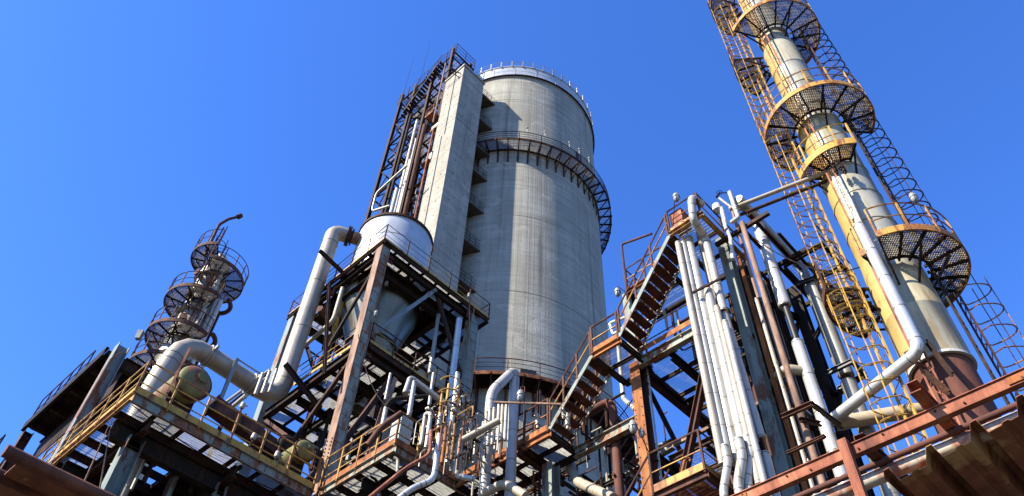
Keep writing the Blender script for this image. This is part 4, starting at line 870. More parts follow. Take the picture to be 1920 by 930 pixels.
part('valve_body', MB().tube([vc+Vector((-.1, .1, -.25)), vc], .04, 8).tube([vc, vc+Vector((.35, -.3, .12))], .02, 6), 'dark', t); part('handwheel', MB().tube([vc+Vector((.09*math.cos(k*.5236), .09*math.sin(k*.5236), .03)) for k in range(13)], .012, 5, bend=0), 'dark', t)
# brown looped pipe, tan and white pipes in front of the silo foot
def WP(*l): return [WD(*q) for q in l]
P = WP((1098, 776, 20.5), (1140, 752, 19.6)); T, B_ = VV((1150, 775), (1162, 925), 20.2)
pipe('brown bare pipe looping up from behind the stair and dropping past the silo', [P[0]+Vector((0, .6, 0)), P[0], Vector((T.x, T.y+.15, T.z+.55)), Vector((T.x, T.y, T.z+.2)), B_-Vector((0, 0, 6))], .14, 'brown', bands=0, bend=.32)
T, B_ = VV((1072, 848), (1067, 880), 21.6); pipe('tan elbow pipe dropping below the catwalk beam and turning right', [T+Vector((0, 0, .8)), B_, WD(1085, 905, 20.8), WD(1150, 935, 19.4)], .16, 'tan', bands=.9, bend=.35)
T, B_ = VV((1160, 625), (1166, 748), 21.5); pipe('white pipe with a kink hanging beyond the stair landing against the sky', [T, B_, WD(1192, 768, 20.4)], .085, 'white_clad', bands=1.0, bend=.2)
pipe('silver hoop pipe beside the pale upper column', [WD(1172, 612, 20.6), WD(1150, 628, 20.9), WD(1143, 606, 21.0), WD(1170, 596, 20.4), WD(1180, 592, 20.2)], .06, 'silver', bands=0, bend=.15)
# white looped pipe before the silo
LXX = WD(940, 800, 21.0)
P = WP((922, 858, 20.0), (918, 735, 20.0)); T, B_ = VV((918, 735), (915, 860), 20.0); T2, B2 = VV((963, 705), (962, 835), 20.6)
pipe('fat white pipe looped over like an upturned U before the foot of the silo', [B_-Vector((0, 0, 2)), T, T2+Vector((0, 0, .3)), B2-Vector((0, 0, 4))], .165, 'white_clad', bands=1.1, n=20, bend=.4, group='looped pipes')
for k in range(7):
    xb, yb, yt = [(901, 860, 792), (907, 858, 772), (913, 860, 766), (921, 858, 765), (930, 860, 757), (937, 856, 757), (944, 850, 757)][k]
    D = 19.2-.05*k; A = WD(xb+6, yt, D); Bv = Vector((A.x, A.y, A.z-1.35))
    pipe(['leftmost and shortest thin white upright of the row behind the catwalk', 'second thin white upright of the row behind the catwalk', 'third thin white upright of the row behind the catwalk', 'fourth thin white upright of the row behind the catwalk', 'fifth thin white upright of the row, just left of the fat looped pipe', 'sixth thin white upright of the row behind the catwalk', 'rightmost thin white upright of the row behind the catwalk'][k], [A, Bv], .055, 'cream' if k % 2 else 'white_clad', group='row of thin white uprights', bands=.6, n=10, bw=.02, bd=.008)
single('cross_bar', MB().cyl(WD(926, 754, 19.0), WD(1052, 758, 18.2), .035, 8), 'rust_pole', 'thin horizontal bar crossing before the fat looped pipe', 'bar', tuple(WD(926, 754, 19.0)), smooth=True)
P = WP((937, 788, 18.0), (862, 828, 18.4)); T, B_ = VV((862, 828), (856, 892), 18.4)
pipe('tan pipe above the catwalk rail with a silver downpipe at its left end', [P[0], T, B_], .10, 'tan', bands=.9, bend=.1); pipe('silver downpipe hanging from the tan pipe left of the catwalk', [T-Vector((0, 0, .3)), B_, B_+Vector((.35, -.35, -.08))], .075, 'silver', bands=1.2, bend=.12)
P = WP((770, 708, 19.3), (895, 802, 19.8)); pipe('long dirty pipe slanting down over the small platform', [P[0]+Vector((-.1, 0, -.7)), P[0], P[1]], .095, 'dirty', bands=1.1, bend=.12)
T, B_ = VV((776, 716), (768, 780), 18.7); pipe('white upright pipe standing on the pale cabinet', [T, B_], .07, 'white_clad', bands=.7)
T, B_ = VV((822, 815), (816, 900), 17.9); pipe('silver pipe dropping in front of the small platform and curling left at its foot', [T, B_, B_+Vector((-.45, .3, -.35)), B_+Vector((-.7, .55, -.75))], .08, 'silver', bands=.9, bend=.25)
T, B_ = VV((797, 775), (790, 835), 18.6); T2, B2 = VV((806, 775), (801, 840), 18.4)
pipe('small white hairpin pipe behind the rail of the small platform', [B_, T, T2, B2], .06, 'white_clad', bands=.7, bend=.12, group='looped pipes')
pipe('rusty red conduit slanting under the small platform', [WD(808, 808, 17.9), WD(806, 852, 17.6), WD(760, 878, 17.3), WD(690, 935, 17.0)], .05, 'rust_red', bands=0, bend=.25)
pipe('tan pipe elbowing below the catwalk', [WD(903, 928, 19.6), WD(945, 905, 19.2), WD(985, 930, 18.8)], .13, 'tan', bands=0, bend=.3)
pipe('tan gooseneck stub under the small platform', [WD(738, 858, 18.6), WD(746, 862, 18.6), WD(745, 885, 18.6)], .045, 'tan', bands=0, bend=.1)
cb = thing('pale_cabinet', 'pale green cabinet at the near corner of the small platform', 'cabinet', (12.75, 17.95, DZ))
part('cabinet_body', MB().box(12.45, 12.95, 17.65, 18.15, DZ+.01, DZ+1.45), 'cab', cb); part('cabinet_lid', MB().box(12.42, 12.98, 17.62, 18.18, DZ+1.451, DZ+1.49), 'rust_brown', cb)
part('cabinet_door', MB().box(12.425, 12.449, 17.70, 18.10, DZ+.08, DZ+1.38), 'cab', cb)
# valves and instruments crowding the small platform
rnd = random.Random(11)
def valve(c, lb, sc=1.0, mt='dirty', body='cream'):
    c = Vector(c); t = thing('valve', lb, 'valve', c, 'valves crowded behind the small platform')
    part('valve_body', MB().lathe(c, [(.06*sc, -.35*sc), (.06*sc, -.2*sc), (.11*sc, -.19*sc), (.11*sc, -.15*sc), (.07*sc, -.12*sc), (.10*sc, 0), (.07*sc, .12*sc), (.11*sc, .15*sc), (.11*sc, .19*sc), (.06*sc, .2*sc), (.06*sc, .36*sc)], 12), body, t, True)
    part('valve_stem', MB().cyl(c, c+Vector((-.3*sc, -.1*sc, .05)), .025*sc, 6), mt, t)
    part('handwheel', MB().tube([c+Vector((-.32*sc, -.1*sc+.12*sc*math.cos(k*.5236), .05+.12*sc*math.sin(k*.5236))) for k in range(13)], .014*sc, 5, bend=0), 'rust_brown', t)
    return t
vl = [(858, 735, 20.0, 'valve on a cream riser below the right column of the hopper tower'), (862, 770, 19.8, 'valve low on the cream riser behind the small platform'), (838, 770, 19.2, 'valve by the yellow hoops behind the small platform'), (848, 840, 18.6, 'rust flecked valve just above the small platform edge'), (882, 800, 19.0, 'pale valve between the slanting dirty pipe and the white uprights'),
      (880, 830, 18.8, 'small valve behind the left end of the tan pipe'), (900, 815, 19.1, 'valve at the foot of the row of white uprights'), (824, 790, 18.3, 'dark valve heading the silver dropping pipe'), (1008, 790, 18.3, 'pale valve peeping over the catwalk kickboard'), (1056, 775, 18.4, 'pale valve seen between the lower stair treads'), (1064, 790, 18.0, 'lowest pale valve between the stair treads')]
for q in vl: valve(WD(*q[:3]), q[3], rnd.uniform(.55, .8), 'dirty', rnd.choice(['cream', 'dirty', 'lag', 'tan']))
ps = [(857, 700, 868, 20.2, .085, 'silver', 'silver riser carrying the valves under the hopper tower right column'), (841, 720, 800, 19.6, .05, 'yellow', 'thin yellow upright behind the small platform'), (828, 735, 830, 19.3, .04, 'yellow', 'second thin yellow upright with hoops behind the small platform'), (845, 790, 860, 18.5, .04, 'yellow2', 'short yellow post at the right of the small platform'), (853, 795, 862, 18.4, .04, 'yellow2', 'short yellow post beside its twin at the small platform'),
      (870, 790, 870, 18.8, .035, 'rust_brown', 'thin rusty upright left of the white uprights'), (885, 780, 870, 19.0, .03, 'rust_brown', 'thin rusty upright nearest the white uprights'), (836, 800, 868, 18.2, .05, 'rust_orange', 'orange rusty short pipe at the small platform edge'), (864, 815, 880, 18.1, .035, 'rust_red', 'thin red rusty pipe beside the silver downpipe'), (894, 800, 868, 19.2, .04, 'dirty', 'grey thin pipe behind the valves'), (875, 740, 800, 20.4, .045, 'rust_pole', 'slim rusty lamp pole below the hopper tower right column'),
      (812, 700, 760, 20.6, .06, 'dirty', 'dull pipe rising behind the slanting dirty pipe'), (722, 765, 800, 19.8, .07, 'white_clad', 'white stub pipe behind the orange rail of the small platform'), (730, 700, 750, 20.0, .05, 'dirty', 'dull stub pipe below the middle deck')]
for x, ya, yb, D, rr_, mt, lb in ps:
    T, B_ = VV((x, ya), (x-(yb-ya)*.1, yb), D); pipe(lb, [T, B_], rr_, mt, bands=.5 if rr_ > .06 else 0, n=10, group='small uprights behind the small platform')
rr2 = random.Random(3)
mf = thing('tube_manifold', 'tangle of thin bent tubes and stems crowding behind the small platform', 'pipework', WD(845, 830, 19.0))
for k in range(60):
    x, y = rr2.uniform(795, 895), rr2.uniform(735, 865); D = rr2.uniform(18.2, 20.4); A = WD(x, y, D); dv = rr2.choice([Vector((.9, 0, 0)), Vector((0, .8, 0)), Vector((0, -.8, .0)), Vector((.5, .5, 0))])*rr2.uniform(.4, 1.1)
    part('tube', MB().tube([A, A+dv, A+dv+Vector((0, 0, -rr2.uniform(.2, .9)))], rr2.choice([.016, .022, .03]), 6, .08), rr2.choice(['yellow2', 'dirty', 'rust_brown', 'rust_orange', 'cream', 'dark', 'darkbrown', 'dark']), mf, True)
for k in range(26):
    A = WD(rr2.uniform(800, 890), rr2.uniform(750, 860), rr2.uniform(18.4, 20))
    part('fitting', MB().cyl(A, A+Vector((0, 0, .12)), .07, 8).cyl(A+Vector((-.1, 0, .06)), A+Vector((.1, 0, .06)), .04, 8), rr2.choice(['dirty', 'rust_brown', 'cream', 'dark']), mf, True)
A = WD(838, 765, 19.4)
single('ladder_hoop', MB().arc(A, .32, -200, 20, .025, 12, 5).arc(A+Vector((0, 0, .5)), .32, -200, 20, .025, 12, 5).arc(A+Vector((0, 0, 1.0)), .32, -200, 20, .025, 12, 5), 'yellow', 'yellow cage hoops behind the small platform below the hopper tower', 'ladder cage', tuple(A))
A = WD(765, 760, 21.5); pipe('dull horizontal pipe bending down in the shade under the middle deck', [WD(820, 742, 21.5), WD(735, 748, 21.0), WD(722, 765, 21.0), WD(716, 800, 21.0)], .075, 'dark', bands=1.0, bend=.3)
pipe('brown sloping pipe behind the orange rail of the small platform', [WD(752, 775, 19.6), WD(716, 800, 19.6), WD(690, 835, 19.8)], .1, 'rust_brown', bands=0, bend=.2)

# ================================================================ equipment on the long left platform
def drum_y(x, y, z, r_, ln, label, body, head):
    t = thing('drum_vessel', label, 'vessel', (x, y+ln/2, z-r_), 'drum vessels on the left platform')
    n = 28; mb = MB().cyl((x, y+.08, z), (x, y+ln, z), r_, n); part('shell', mb, body, t, True)
    hd = MB(); pts = [Vector((x, y+.05-.30*r_*math.sin(k/6*math.pi/2)*1.2, z)) for k in range(7)]; rad = [r_*1.0*math.cos(k/6*math.pi/2)+.002 for k in range(7)]
    hd.tube(pts, rad, n, bend=0); part('dished_head', hd, head, t, True)
    part('flange', MB().cyl((x, y+.06, z), (x, y+.12, z), r_*1.13, n).cyl((x, y+.135, z), (x, y+.2, z), r_*1.13, n), 'rust_brown', t, True)
    bm2 = shared('ybolt', lambda: MB().cyl((0, -.08, 0), (0, .08, 0), .022, 6).mesh('bolt', 'darkbrown'))
    for k in range(28):
        a = 2*math.pi*k/28; inst('bolt', bm2, (x+r_*1.07*math.cos(a), y+.13, z+r_*1.07*math.sin(a)), t)
    part('manway', MB().cyl((x+r_*.25, y-.42*r_, z+r_*.2), (x+r_*.25, y-.2, z+r_*.2), r_*.26, 16).cyl((x+r_*.25, y-.45*r_, z+r_*.2), (x+r_*.25, y-.42*r_, z+r_*.2), r_*.34, 16), head, t, True)
    part('nozzle', MB().cyl((x, y+.5, z+r_*.9), (x, y+.5, z+r_+.25), .07, 10).cyl((x, y+.5, z+r_+.2), (x, y+.5, z+r_+.25), .12, 12), 'rust_brown', t, True)
    for yy in (.45, .95): part('weld_seam', MB().ring((0, 0, 0), r_, r_+.008, -.012, .012, n=n), body, t).matrix_local = Matrix.Translation(Vector((x, y+yy, z))-root_of(t).location) @ Matrix.Rotation(R(90), 4, 'X')
    part('saddle', MB().box(x-r_*.8, x+r_*.8, y+ln*.3, y+ln*.3+.2, DZ+.02, z-r_*.6).box(x-r_*.8, x+r_*.8, y+ln*.75, y+ln*.75+.2, DZ+.02, z-r_*.6), 'dark', t)
    return t
c = WD(366, 714, 24.0); drum_y(c.x, c.y, c.z, .60, 2.0, 'large yellow green drum with a bolted dished head under the bend of the duct', 'green_head', 'green_head')
c = WD(574, 843, 24.6); drum_y(c.x, c.y, c.z, .38, 1.4, 'smaller green drum with pink stained head at the right end of the long platform', 'green_head', 'green_head')
c = WD(543, 836, 25.6); drum_y(c.x, c.y, c.z, .42, 1.2, 'small dark drum in shade behind the smaller green drum', 'dark', 'dark')
t = thing('rust_duct', 'long rusty brown box duct running behind the yellow rails of the left platform', 'duct', (9.5, 23.2, 19.0))
part('duct_body', MB().obox((8.3, 23.3, 19.35), (11.7, 23.3, 18.9), .5, .55), 'rust_brown', t)
for x in (8.35, 9.5, 10.6, 11.6): part('duct_flange', MB().obox((x-.03, 23.3, 19.35-(x-8.3)*.132), (x+.03, 23.3, 19.35-(x-8.3)*.132), .6, .65), 'darkbrown', t)
for x in (8.9, 10.9): part('duct_leg', MB().sec((x, 23.3, DZ+.01), (x, 23.3, 18.75), .12, .12, 'I', .015), 'dark', t)
for k, (px, py, D) in enumerate([(455, 760, 23.4), (520, 852, 22.6), (476, 818, 23.0), (318, 768, 22.6)]):
    c = WD(px, py, D); t = thing('pump_unit', ['small pale instrument head behind the rail below the duct', 'white capped motor behind the rail at the right end of the long platform', 'small instrument stand half way along the long platform', 'pale fitting beside the foot of the duct'][k], 'instrument', c, 'instruments on the left platform')
    part('housing', MB().lathe(c, [(.01, .12), (.07, .1), (.09, .0), (.09, -.10), (.05, -.14)], 12), 'cream', t, True)
    part('stand', MB().cyl((c.x, c.y, DZ+.01), (c.x, c.y, c.z-.18), .04, 8), 'rust_brown', t); part('nozzle', MB().cyl(c+Vector((.05, -.02, .02)), c+Vector((.17, -.05, .04)), .03, 8), 'cream', t, True)
tb = thing('tube_row', 'row of thin bent tubes behind the yellow kickboard of the left platform', 'pipework', (10, 22.2, DZ))
for k in range(8):
    x = 8.4+k*.45; h_ = .5+.12*(k % 3)
    part('tube', MB().tube([(x, 22.1, DZ+.02), (x, 22.1, DZ+h_), (x+.25, 22.3, DZ+h_+.02), (x+.25, 22.3, DZ+.1)], .018, 6, .06), 'cream' if k % 2 else 'dirty', tb, True)
# three upright white tubes by the duct bend
for k, (px, D) in enumerate([(492, 24.6), (505, 24.8), (518, 25.0)]):
    T, B_ = VV((px, 700-k*4), (px-13, 740-k*2), D)
    pipe(['left white upright tube beside the lower bend of the duct', 'middle white upright tube beside the lower bend of the duct', 'right ribbed white upright tube beside the lower bend of the duct'][k], [T, B_], .065-.008*(k == 2), 'white_clad', bands=.25 if k else 0, n=12, group='upright tubes by the duct bend')
single('slanting_pipe', MB().tube([WD(420, 757, 29.5), WD(505, 694, 30.5)], .07, 8), 'tan', 'tan pipe slanting up behind the duct towards the left column of the hopper tower', 'pipe', tuple(WD(420, 757, 25.2)), smooth=True)
single('slanting_pipe', MB().tube([WD(418, 768, 29.2), WD(500, 702, 30.2)], .05, 8), 'dark', 'dark thin pipe slanting up just below the tan one behind the duct', 'pipe', tuple(WD(418, 768, 25.4)), smooth=True)
a, b = VV((443, 672), (415, 750), 26.5); single('gallows_post', MB().sec(b, a, .13, .13, 'I', .015).sec(a, WD(492, 703, 26.5), .05, .05), 'blue_grey', 'grey post with a thin dark arm standing behind the duct', 'post', tuple(b))
single('inclined_stay', MB().sec(WD(356, 652, 22.2), WD(314, 737, 21.4), .06, .08), 'rust_red', 'reddish flat bar leaning across the top bend of the duct', 'bar', tuple(WD(314, 737, 21.4)))
# upper left gallery
t = thing('upper_gallery', 'dark shed-like gallery floor above the far left of the yellow platform', 'gallery', (6.1, 32, 22.8))
part('floor_slab', MB().box(5.34, 7.3, 28.3, 35.4, 22.8, 23.0), 'dark', t); part('edge_beam', MB().sec((5.26, 28.2, 22.8), (5.26, 35.5, 22.8), .13, .44, 'C', .02), 'dark', t)
for x in (6.2, 7.1): part('soffit_beam', MB().sec((x, 28.3, 22.6), (x, 35.4, 22.6), .25, .38, 'I', .02), 'dark', t)
for y in (29.4, 31.2, 33.0, 34.8): part('soffit_beam', MB().sec((5.4, y, 22.62), (7.2, y, 22.62), .16, .3, 'I', .02), 'darkbrown', t)
for k in range(8): part('side_sheet', MB().box(6.15, 6.19, 28.1+k*.92, 28.98+k*.92, 21.2, 22.4), 'dark' if k % 3 else 'darkbrown', t)
rails(t, [(5.3, 30.5, 23.0), (5.3, 35.4, 23.0)], 1.3, 'darkbrown', 'darkbrown', None, .93, 1)
gc = thing('gallery_column', 'pale blue grey column rising to the gallery at the far left', 'column', (5.5, 27.06, .06)); part('column_shaft', MB().sec((5.5, 27.06, .07), (5.5, 27.06, 22.5), .44, .44, 'I', .03, (1, 0, 0)), 'blue_grey', gc); part('conduit', MB().tube([(5.25, 26.7, 18.7), (5.25, 26.7, 21.5), (5.4, 26.4, 21.7)], .03, 6, .15), 'rust_pole', gc)
single('gallery_beam', MB().sec((5.8, 27.06, 21.8), (8.8, 27.06, 21.8), .24, .55, 'I', .03), 'dark', 'dark beam running right from the head of the far left column', 'beam', (5.8, 27.06, 21.8))
single('rear_column', MB().sec((5.5, 35.4, .07), (5.5, 35.4, 22.6), .38, .38, 'I', .03, (1, 0, 0)), 'rust_brown', 'rusty column at the lowest left end of the gallery', 'column', (5.5, 35.4, .07)); single('rear_strut', MB().sec((5.5, 35.3, 22.4), (5.5, 39.2, 18.5), .28, .28, 'I', .02), 'darkbrown', 'rusty raking strut behind the lowest left end of the gallery', 'strut', (5.5, 39.2, 18.5))
t = thing('left_catwalk', 'dark railed catwalk running out of the picture at the far left', 'catwalk', (4.6, 33, 17.6)); part('walk_plate', MB().box(3.9, 5.1, 29, 40, 17.1, 17.2), 'dark', t); part('edge_channel', MB().sec((3.85, 29, 17.1), (3.85, 40, 17.1), .1, .3, 'C', .02), 'darkbrown', t); rails(t, [(3.9, 29, 17.2), (3.9, 40, 17.2)], 1.15, 'dark', 'dark', None, 1.2, 2)
# stuff hanging under the left platform
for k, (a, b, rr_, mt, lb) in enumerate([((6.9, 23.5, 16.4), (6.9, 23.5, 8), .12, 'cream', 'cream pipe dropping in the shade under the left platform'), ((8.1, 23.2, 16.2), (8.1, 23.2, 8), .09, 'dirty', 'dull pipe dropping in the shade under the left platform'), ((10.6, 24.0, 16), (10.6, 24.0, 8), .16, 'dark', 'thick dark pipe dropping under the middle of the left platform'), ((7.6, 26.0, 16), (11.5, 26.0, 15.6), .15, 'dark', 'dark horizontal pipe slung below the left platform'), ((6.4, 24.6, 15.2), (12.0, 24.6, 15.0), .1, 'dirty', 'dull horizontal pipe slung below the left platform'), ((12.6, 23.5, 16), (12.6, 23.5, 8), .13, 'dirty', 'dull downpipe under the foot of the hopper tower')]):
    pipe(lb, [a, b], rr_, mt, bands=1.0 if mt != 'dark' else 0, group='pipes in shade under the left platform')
single('hook_rail', MB().tube([(5.9, 21.9, 13.6), (5.2, 22.0, 16.2), (5.35, 22.0, 13.9)], .03, 5, 0), 'rust_pole', 'thin angular rusty rail hanging left of the pale green column', 'rail', (5.9, 21.9, 13.6))

# ================================================================ small column far left
SCX, SCY, SCR = 36*math.cos(R(74.7)), 36*math.sin(R(74.7)), .70
sc = thing('column_tower', 'slim silver process column with ring platforms at the far left', 'process column', (SCX, SCY, .06))
part('column_shell', MB().lathe((SCX, SCY, 0), [(SCR+.25, .07), (SCR+.25, 12), (SCR+.1, 14), (SCR+.1, 31.0), (SCR, 31.6), (SCR, 36.6), (SCR-.1, 36.9), (.01, 37.1)], 28), 'dirty', sc, True)
for z in (29.2, 30.9, 32.4, 33.9, 35.3): part('stiff_ring', MB().ring((SCX, SCY, z), SCR+(.11 if z < 31.5 else .01), SCR+.2, -.05, .05, n=28), 'dirty', sc, True)
def half_plat(cx, cy, z, r_in, r_out, a0, a1, label, grp, rail='darkbrown', edge='rust_brown', meshm='mesh', h=1.1, pitch=.075, toe=.14, nrad=None, fine=False, brackets=True, ext=None):
    t = thing('ring_platform', label, 'platform', (cx, cy, z), grp)
    n = max(10, int((a1-a0)/9))
    def seg(a): return Vector((cx+math.cos(R(a)), cy+math.sin(R(a)), 0))
    mb = MB()
    k = int(2*r_out/pitch)
    def clip(u0, ang):   # clip a chord at offset u0 in direction ang against the annular sector
        d = Vector((math.cos(ang), math.sin(ang))); nn = Vector((-d.y, d.x)); runs = []; cur = None; S_ = 60
        for i in range(S_+1):
            s_ = -r_out+2*r_out*i/S_; p = nn*u0+d*s_; rr_ = p.length; aa = math.degrees(math.atan2(p.y, p.x)); aa = a0+((aa-a0) % 360)
            ok = r_in < rr_ < r_out-.02 and aa <= a1
            if ok and cur is None: cur = s_
            if (not ok or i == S_) and cur is not None:
                if s_-cur > .08: runs.append((nn*u0+d*cur, nn*u0+d*s_))
                cur = None
        return runs
    for ang in (R(45), R(-45)):
        for i in range(k+1):
            for p, q in clip(-r_out+2*r_out*i/k, ang):
                mb.obox((cx+p.x, cy+p.y, z-.02), (cx+q.x, cy+q.y, z-.02), .022, .024)
    part('mesh_floor', mb, meshm, t, kind='stuff')
    part('outer_rim', MB().ring((cx, cy, z), r_out-.03, r_out+.02, -.10, toe, a0, a1, n*2), edge, t)
    part('inner_rim', MB().ring((cx, cy, z), r_in, r_in+.04, -.10, .01, a0, a1, n*2), 'dark', t)
    nb = nrad or max(4, int((a1-a0)/26))
    for i in range(nb+1):
        a = a0+(a1-a0)*i/nb; d = Vector((math.cos(R(a)), math.sin(R(a)), 0)); c = Vector((cx, cy, z))
        part('radial_beam', MB().sec(c+d*(r_in-.1)+Vector((0, 0, -.07)), c+d*(r_out-.02)+Vector((0, 0, -.07)), .05, .09), 'dark', t)
        if brackets and i % 2 == 0: part('bracket', MB().sec(c+d*(r_in-.15)+Vector((0, 0, -.9)), c+d*(r_out*.8)+Vector((0, 0, -.14)), .05, .06), 'dark', t)
    c0 = r_out
    npst = max(4, int((a1-a0)/22))
    for i in range(npst+1):
        a = a0+(a1-a0)*i/npst; inst('rail_post', post_mesh(h, rail if i % 2 else edge, .05), (cx+c0*math.cos(R(a)), cy+c0*math.sin(R(a)), z), t, (0, 0, R(a)))
    part('handrail', MB().arc((cx, cy, z+h), c0, a0, a1, .025, n*2, 5), rail, t); part('mid_rail', MB().arc((cx, cy, z+h*.52), c0, a0, a1, .02, n*2, 5), edge, t)
    return t
SP = 'ring platforms of the small silver column'
half_plat(SCX, SCY, 35.5, SCR+.1, 1.84, -125, 60, 'top right ring platform of the slim silver column', SP, pitch=.07)
half_plat(SCX, SCY, 36.9, SCR+.1, 1.6, 95, 235, 'topmost left cage-like platform of the slim silver column', SP, pitch=.07, h=1.3)
half_plat(SCX, SCY, 33.1, SCR+.1, 1.78, 110, 280, 'second left ring platform of the slim silver column', SP, pitch=.07)
half_plat(SCX, SCY, 30.4, SCR+.15, 1.78, 110, 290, 'third left ring platform of the slim silver column', SP, pitch=.07)
half_plat(SCX, SCY, 28.1, SCR+.2, 1.85, 110, 300, 'lowest ring platform of the slim silver column, above the duct bend', SP, pitch=.07)
part('top_head', MB().lathe((SCX, SCY, 0), [(SCR+.02, 36.6), (SCR+.02, 36.7), (SCR-.1, 37.0), (.3, 37.25), (.3, 37.5), (.01, 37.5)], 24), 'cream', sc, True)
for zz, aa in ((33.2, 215), (34.4, 250), (31.4, 230), (29.6, 255), (35.0, 200)): part('nozzle', MB().cyl((SCX+SCR*math.cos(R(aa)), SCY+SCR*math.sin(R(aa)), zz), (SCX+(SCR+.4)*math.cos(R(aa)), SCY+(SCR+.4)*math.sin(R(aa)), zz), .14, 12).cyl((SCX+(SCR+.34)*math.cos(R(aa)), SCY+(SCR+.34)*math.sin(R(aa)), zz), (SCX+(SCR+.42)*math.cos(R(aa)), SCY+(SCR+.42)*math.sin(R(aa)), zz), .2, 12), 'rust_brown', sc, True)
bmpt = Vector((SCX-.75, SCY-.5, 36.6)); part('davit', MB().tube([WD(384, 478, 35.2), WD(399, 446, 35.2), WD(411, 421, 35.2), WD(428, 411, 35.2), WD(448, 406, 35.2)], .09, 8, .15).cyl(WD(446, 407, 35.2), WD(452, 404, 35.2), .16, 10).tube([WD(393, 474, 35.2), WD(420, 426, 35.2)], .04, 6).tube([WD(400, 478, 35.2), WD(427, 425, 35.2)], .03, 6).tube([WD(404, 462, 35.2), WD(418, 444, 35.2)], .03, 5), 'darkbrown', sc, True, 'curved lifting arm at the very top')
for k, (dx, dy, rr_, z1, mt) in enumerate([(.15, -.85, .13, 35.4, 'white_clad'), (.55, -.75, .10, 34.6, 'dirty'), (.85, -.55, .16, 34.0, 'silver'), (1.1, -.35, .12, 33.4, 'dark'), (-.1, -.95, .05, 35.8, 'rust_brown')]):
    pipe(['white pipe clipped to the front of the slim silver column', 'dull pipe clipped beside the white one on the slim column', 'silver pipe down the right side of the slim column', 'dark pipe on the outer right side of the slim column', 'thin rusty pipe up the front of the slim column'][k], [(SCX+dx, SCY+dy, z1), (SCX+dx, SCY+dy, 20)], rr_, mt, bands=1.2 if rr_ > .09 else 0, n=10, group='pipes clipped to the slim silver column')
for z in (31.0, 33.7): single('expansion_loop', MB().arc((SCX+.7, SCY-.5, z), .8, -70, 60, .13, 12, 8), 'rust_brown', 'rusty curved pipe round the right of the slim column, %s one' % ('lower' if z < 32 else 'upper'), 'pipe', (SCX+.7, SCY-.5, z), 'curved pipes round the slim column', True)
single('hatch_box', MB().lathe(WD(262, 628, 34.5), [(.02, .28), (.2, .22), (.16, -.28), (.02, -.3)], 4), 'blue_grey', 'grey box hanging at the left of the third ring platform of the slim column', 'box', tuple(WD(262, 628, 34.5)))
def caged_ladder(base, top_z, face, label, mt='yellow', hoopmt='yellow', wdt=.5, cage=.46, hoop=.9, r_c=None, cage_from=2.2, grp='caged ladders', stay=True, trs=.035):
    # ladder standing at base=(x,y,z); face = azimuth the climber's back points to (cage side)
    b = Vector(base); t = thing('caged_ladder', label, 'ladder', b, grp); f = Vector((math.cos(R(face)), math.sin(R(face)), 0)); s_ = Vector((-f.y, f.x, 0)); H = top_z-b.z
    for k in (-1, 1): part('ladder_rail', MB().obox(b+s_*k*wdt/2, b+s_*k*wdt/2+Vector((0, 0, H)), .085, .04, upv=tuple(f)), mt, t)
    n = int(H/.32); rm = MB().cyl(Vector((0, 0, 0))-s_*wdt/2, Vector((0, 0, 0))+s_*wdt/2, .013, 5).mesh('rung', mt)
    for k in range(1, n): inst('rung', rm, b+Vector((0, 0, k*H/n)), t)
    c = f*cage
    hm = MB().tube([Vector((0, 0, 0))+s_*(wdt/2)*math.cos(q)*(1 if abs(math.cos(q)) > .99 else 1.6)+f*(.02+math.sin(q)*cage*1.75) for q in [math.pi*j/12 for j in range(13)]], .024, 4, bend=0).mesh('cage_hoop', hoopmt)
    z = cage_from
    while z < H:
        inst('cage_hoop', hm, b+Vector((0, 0, z)), t); z += hoop
    for q in (.2, .5, .8):
        q_ = math.pi*q; o = s_*(wdt/2)*math.cos(q_)*1.6+f*(.02+math.sin(q_)*cage*1.75)
        part('cage_strap', MB().obox(b+o+Vector((0, 0, cage_from)), b+o+Vector((0, 0, H)), .045, .014, upv=tuple(f)), mt if q != .5 else hoopmt, t)
    return t
caged_ladder((SCX-.55, SCY-.75, 29.5), 37.6, 245, 'thin dark ladder up the front of the slim silver column', 'darkbrown', 'darkbrown', grp='ladders on the slim silver column')

# ================================================================ the yellow and silver stack at right
KX, KY = 18*math.cos(R(9.05)), 18*math.sin(R(9.05))
stk = thing('stack', 'leaning-looking yellow and silver stack with ring platforms at the right', 'process column', (KX, KY, .06))
part('skirt', MB().lathe((KX, KY, 0), [(.78, 10.9), (.78, 11.0), (.70, 11.05), (.70, 15.15)], 40), 'brown', stk, True, 'dark brown skirt below the cladding')
part('plinth', MB().lathe((KX, KY, 0), [(.95, .07), (.95, 10.6), (.80, 10.89)], 24), 'slab', stk, True)
lo = MB().lathe((KX, KY, 0), [(.68, 15.2), (.775, 15.22), (.775, 16.9), (.79, 16.92), (.79, 16.96), (.775, 16.98), (.775, 18.4), (.73, 19.2)], 48)
part('lower_cladding', lo, 'stacklow', stk, True); part('cladding_lip', MB().ring((KX, KY, 15.2), .72, .80, -.06, .02, n=48), 'lag', stk, True)
upz = [19.2, 20.6, 22.0, 23.4, 24.8, 26.6]
prof = [(.73, 19.1)]
for z in upz[1:]: prof += [(.725, z-.03), (.738, z-.02), (.738, z+.02), (.725, z+.03)]
prof += [(.72, 27.0), (.58, 27.4)]
part('upper_cladding', MB().lathe((KX, KY, 0), prof, 48), 'stack', stk, True)
part('neck', MB().lathe((KX, KY, 0), [(.58, 26.9), (.60, 27.6), (.665, 27.65), (.665, 29.2), (.677, 29.22), (.677, 29.26), (.665, 29.28), (.665, 30.9), (.677, 30.92), (.677, 30.96), (.665, 30.98), (.665, 33.0), (.54, 33.2), (.54, 34.0), (.64, 34.05), (.64, 42)], 48), 'stack', stk, True)
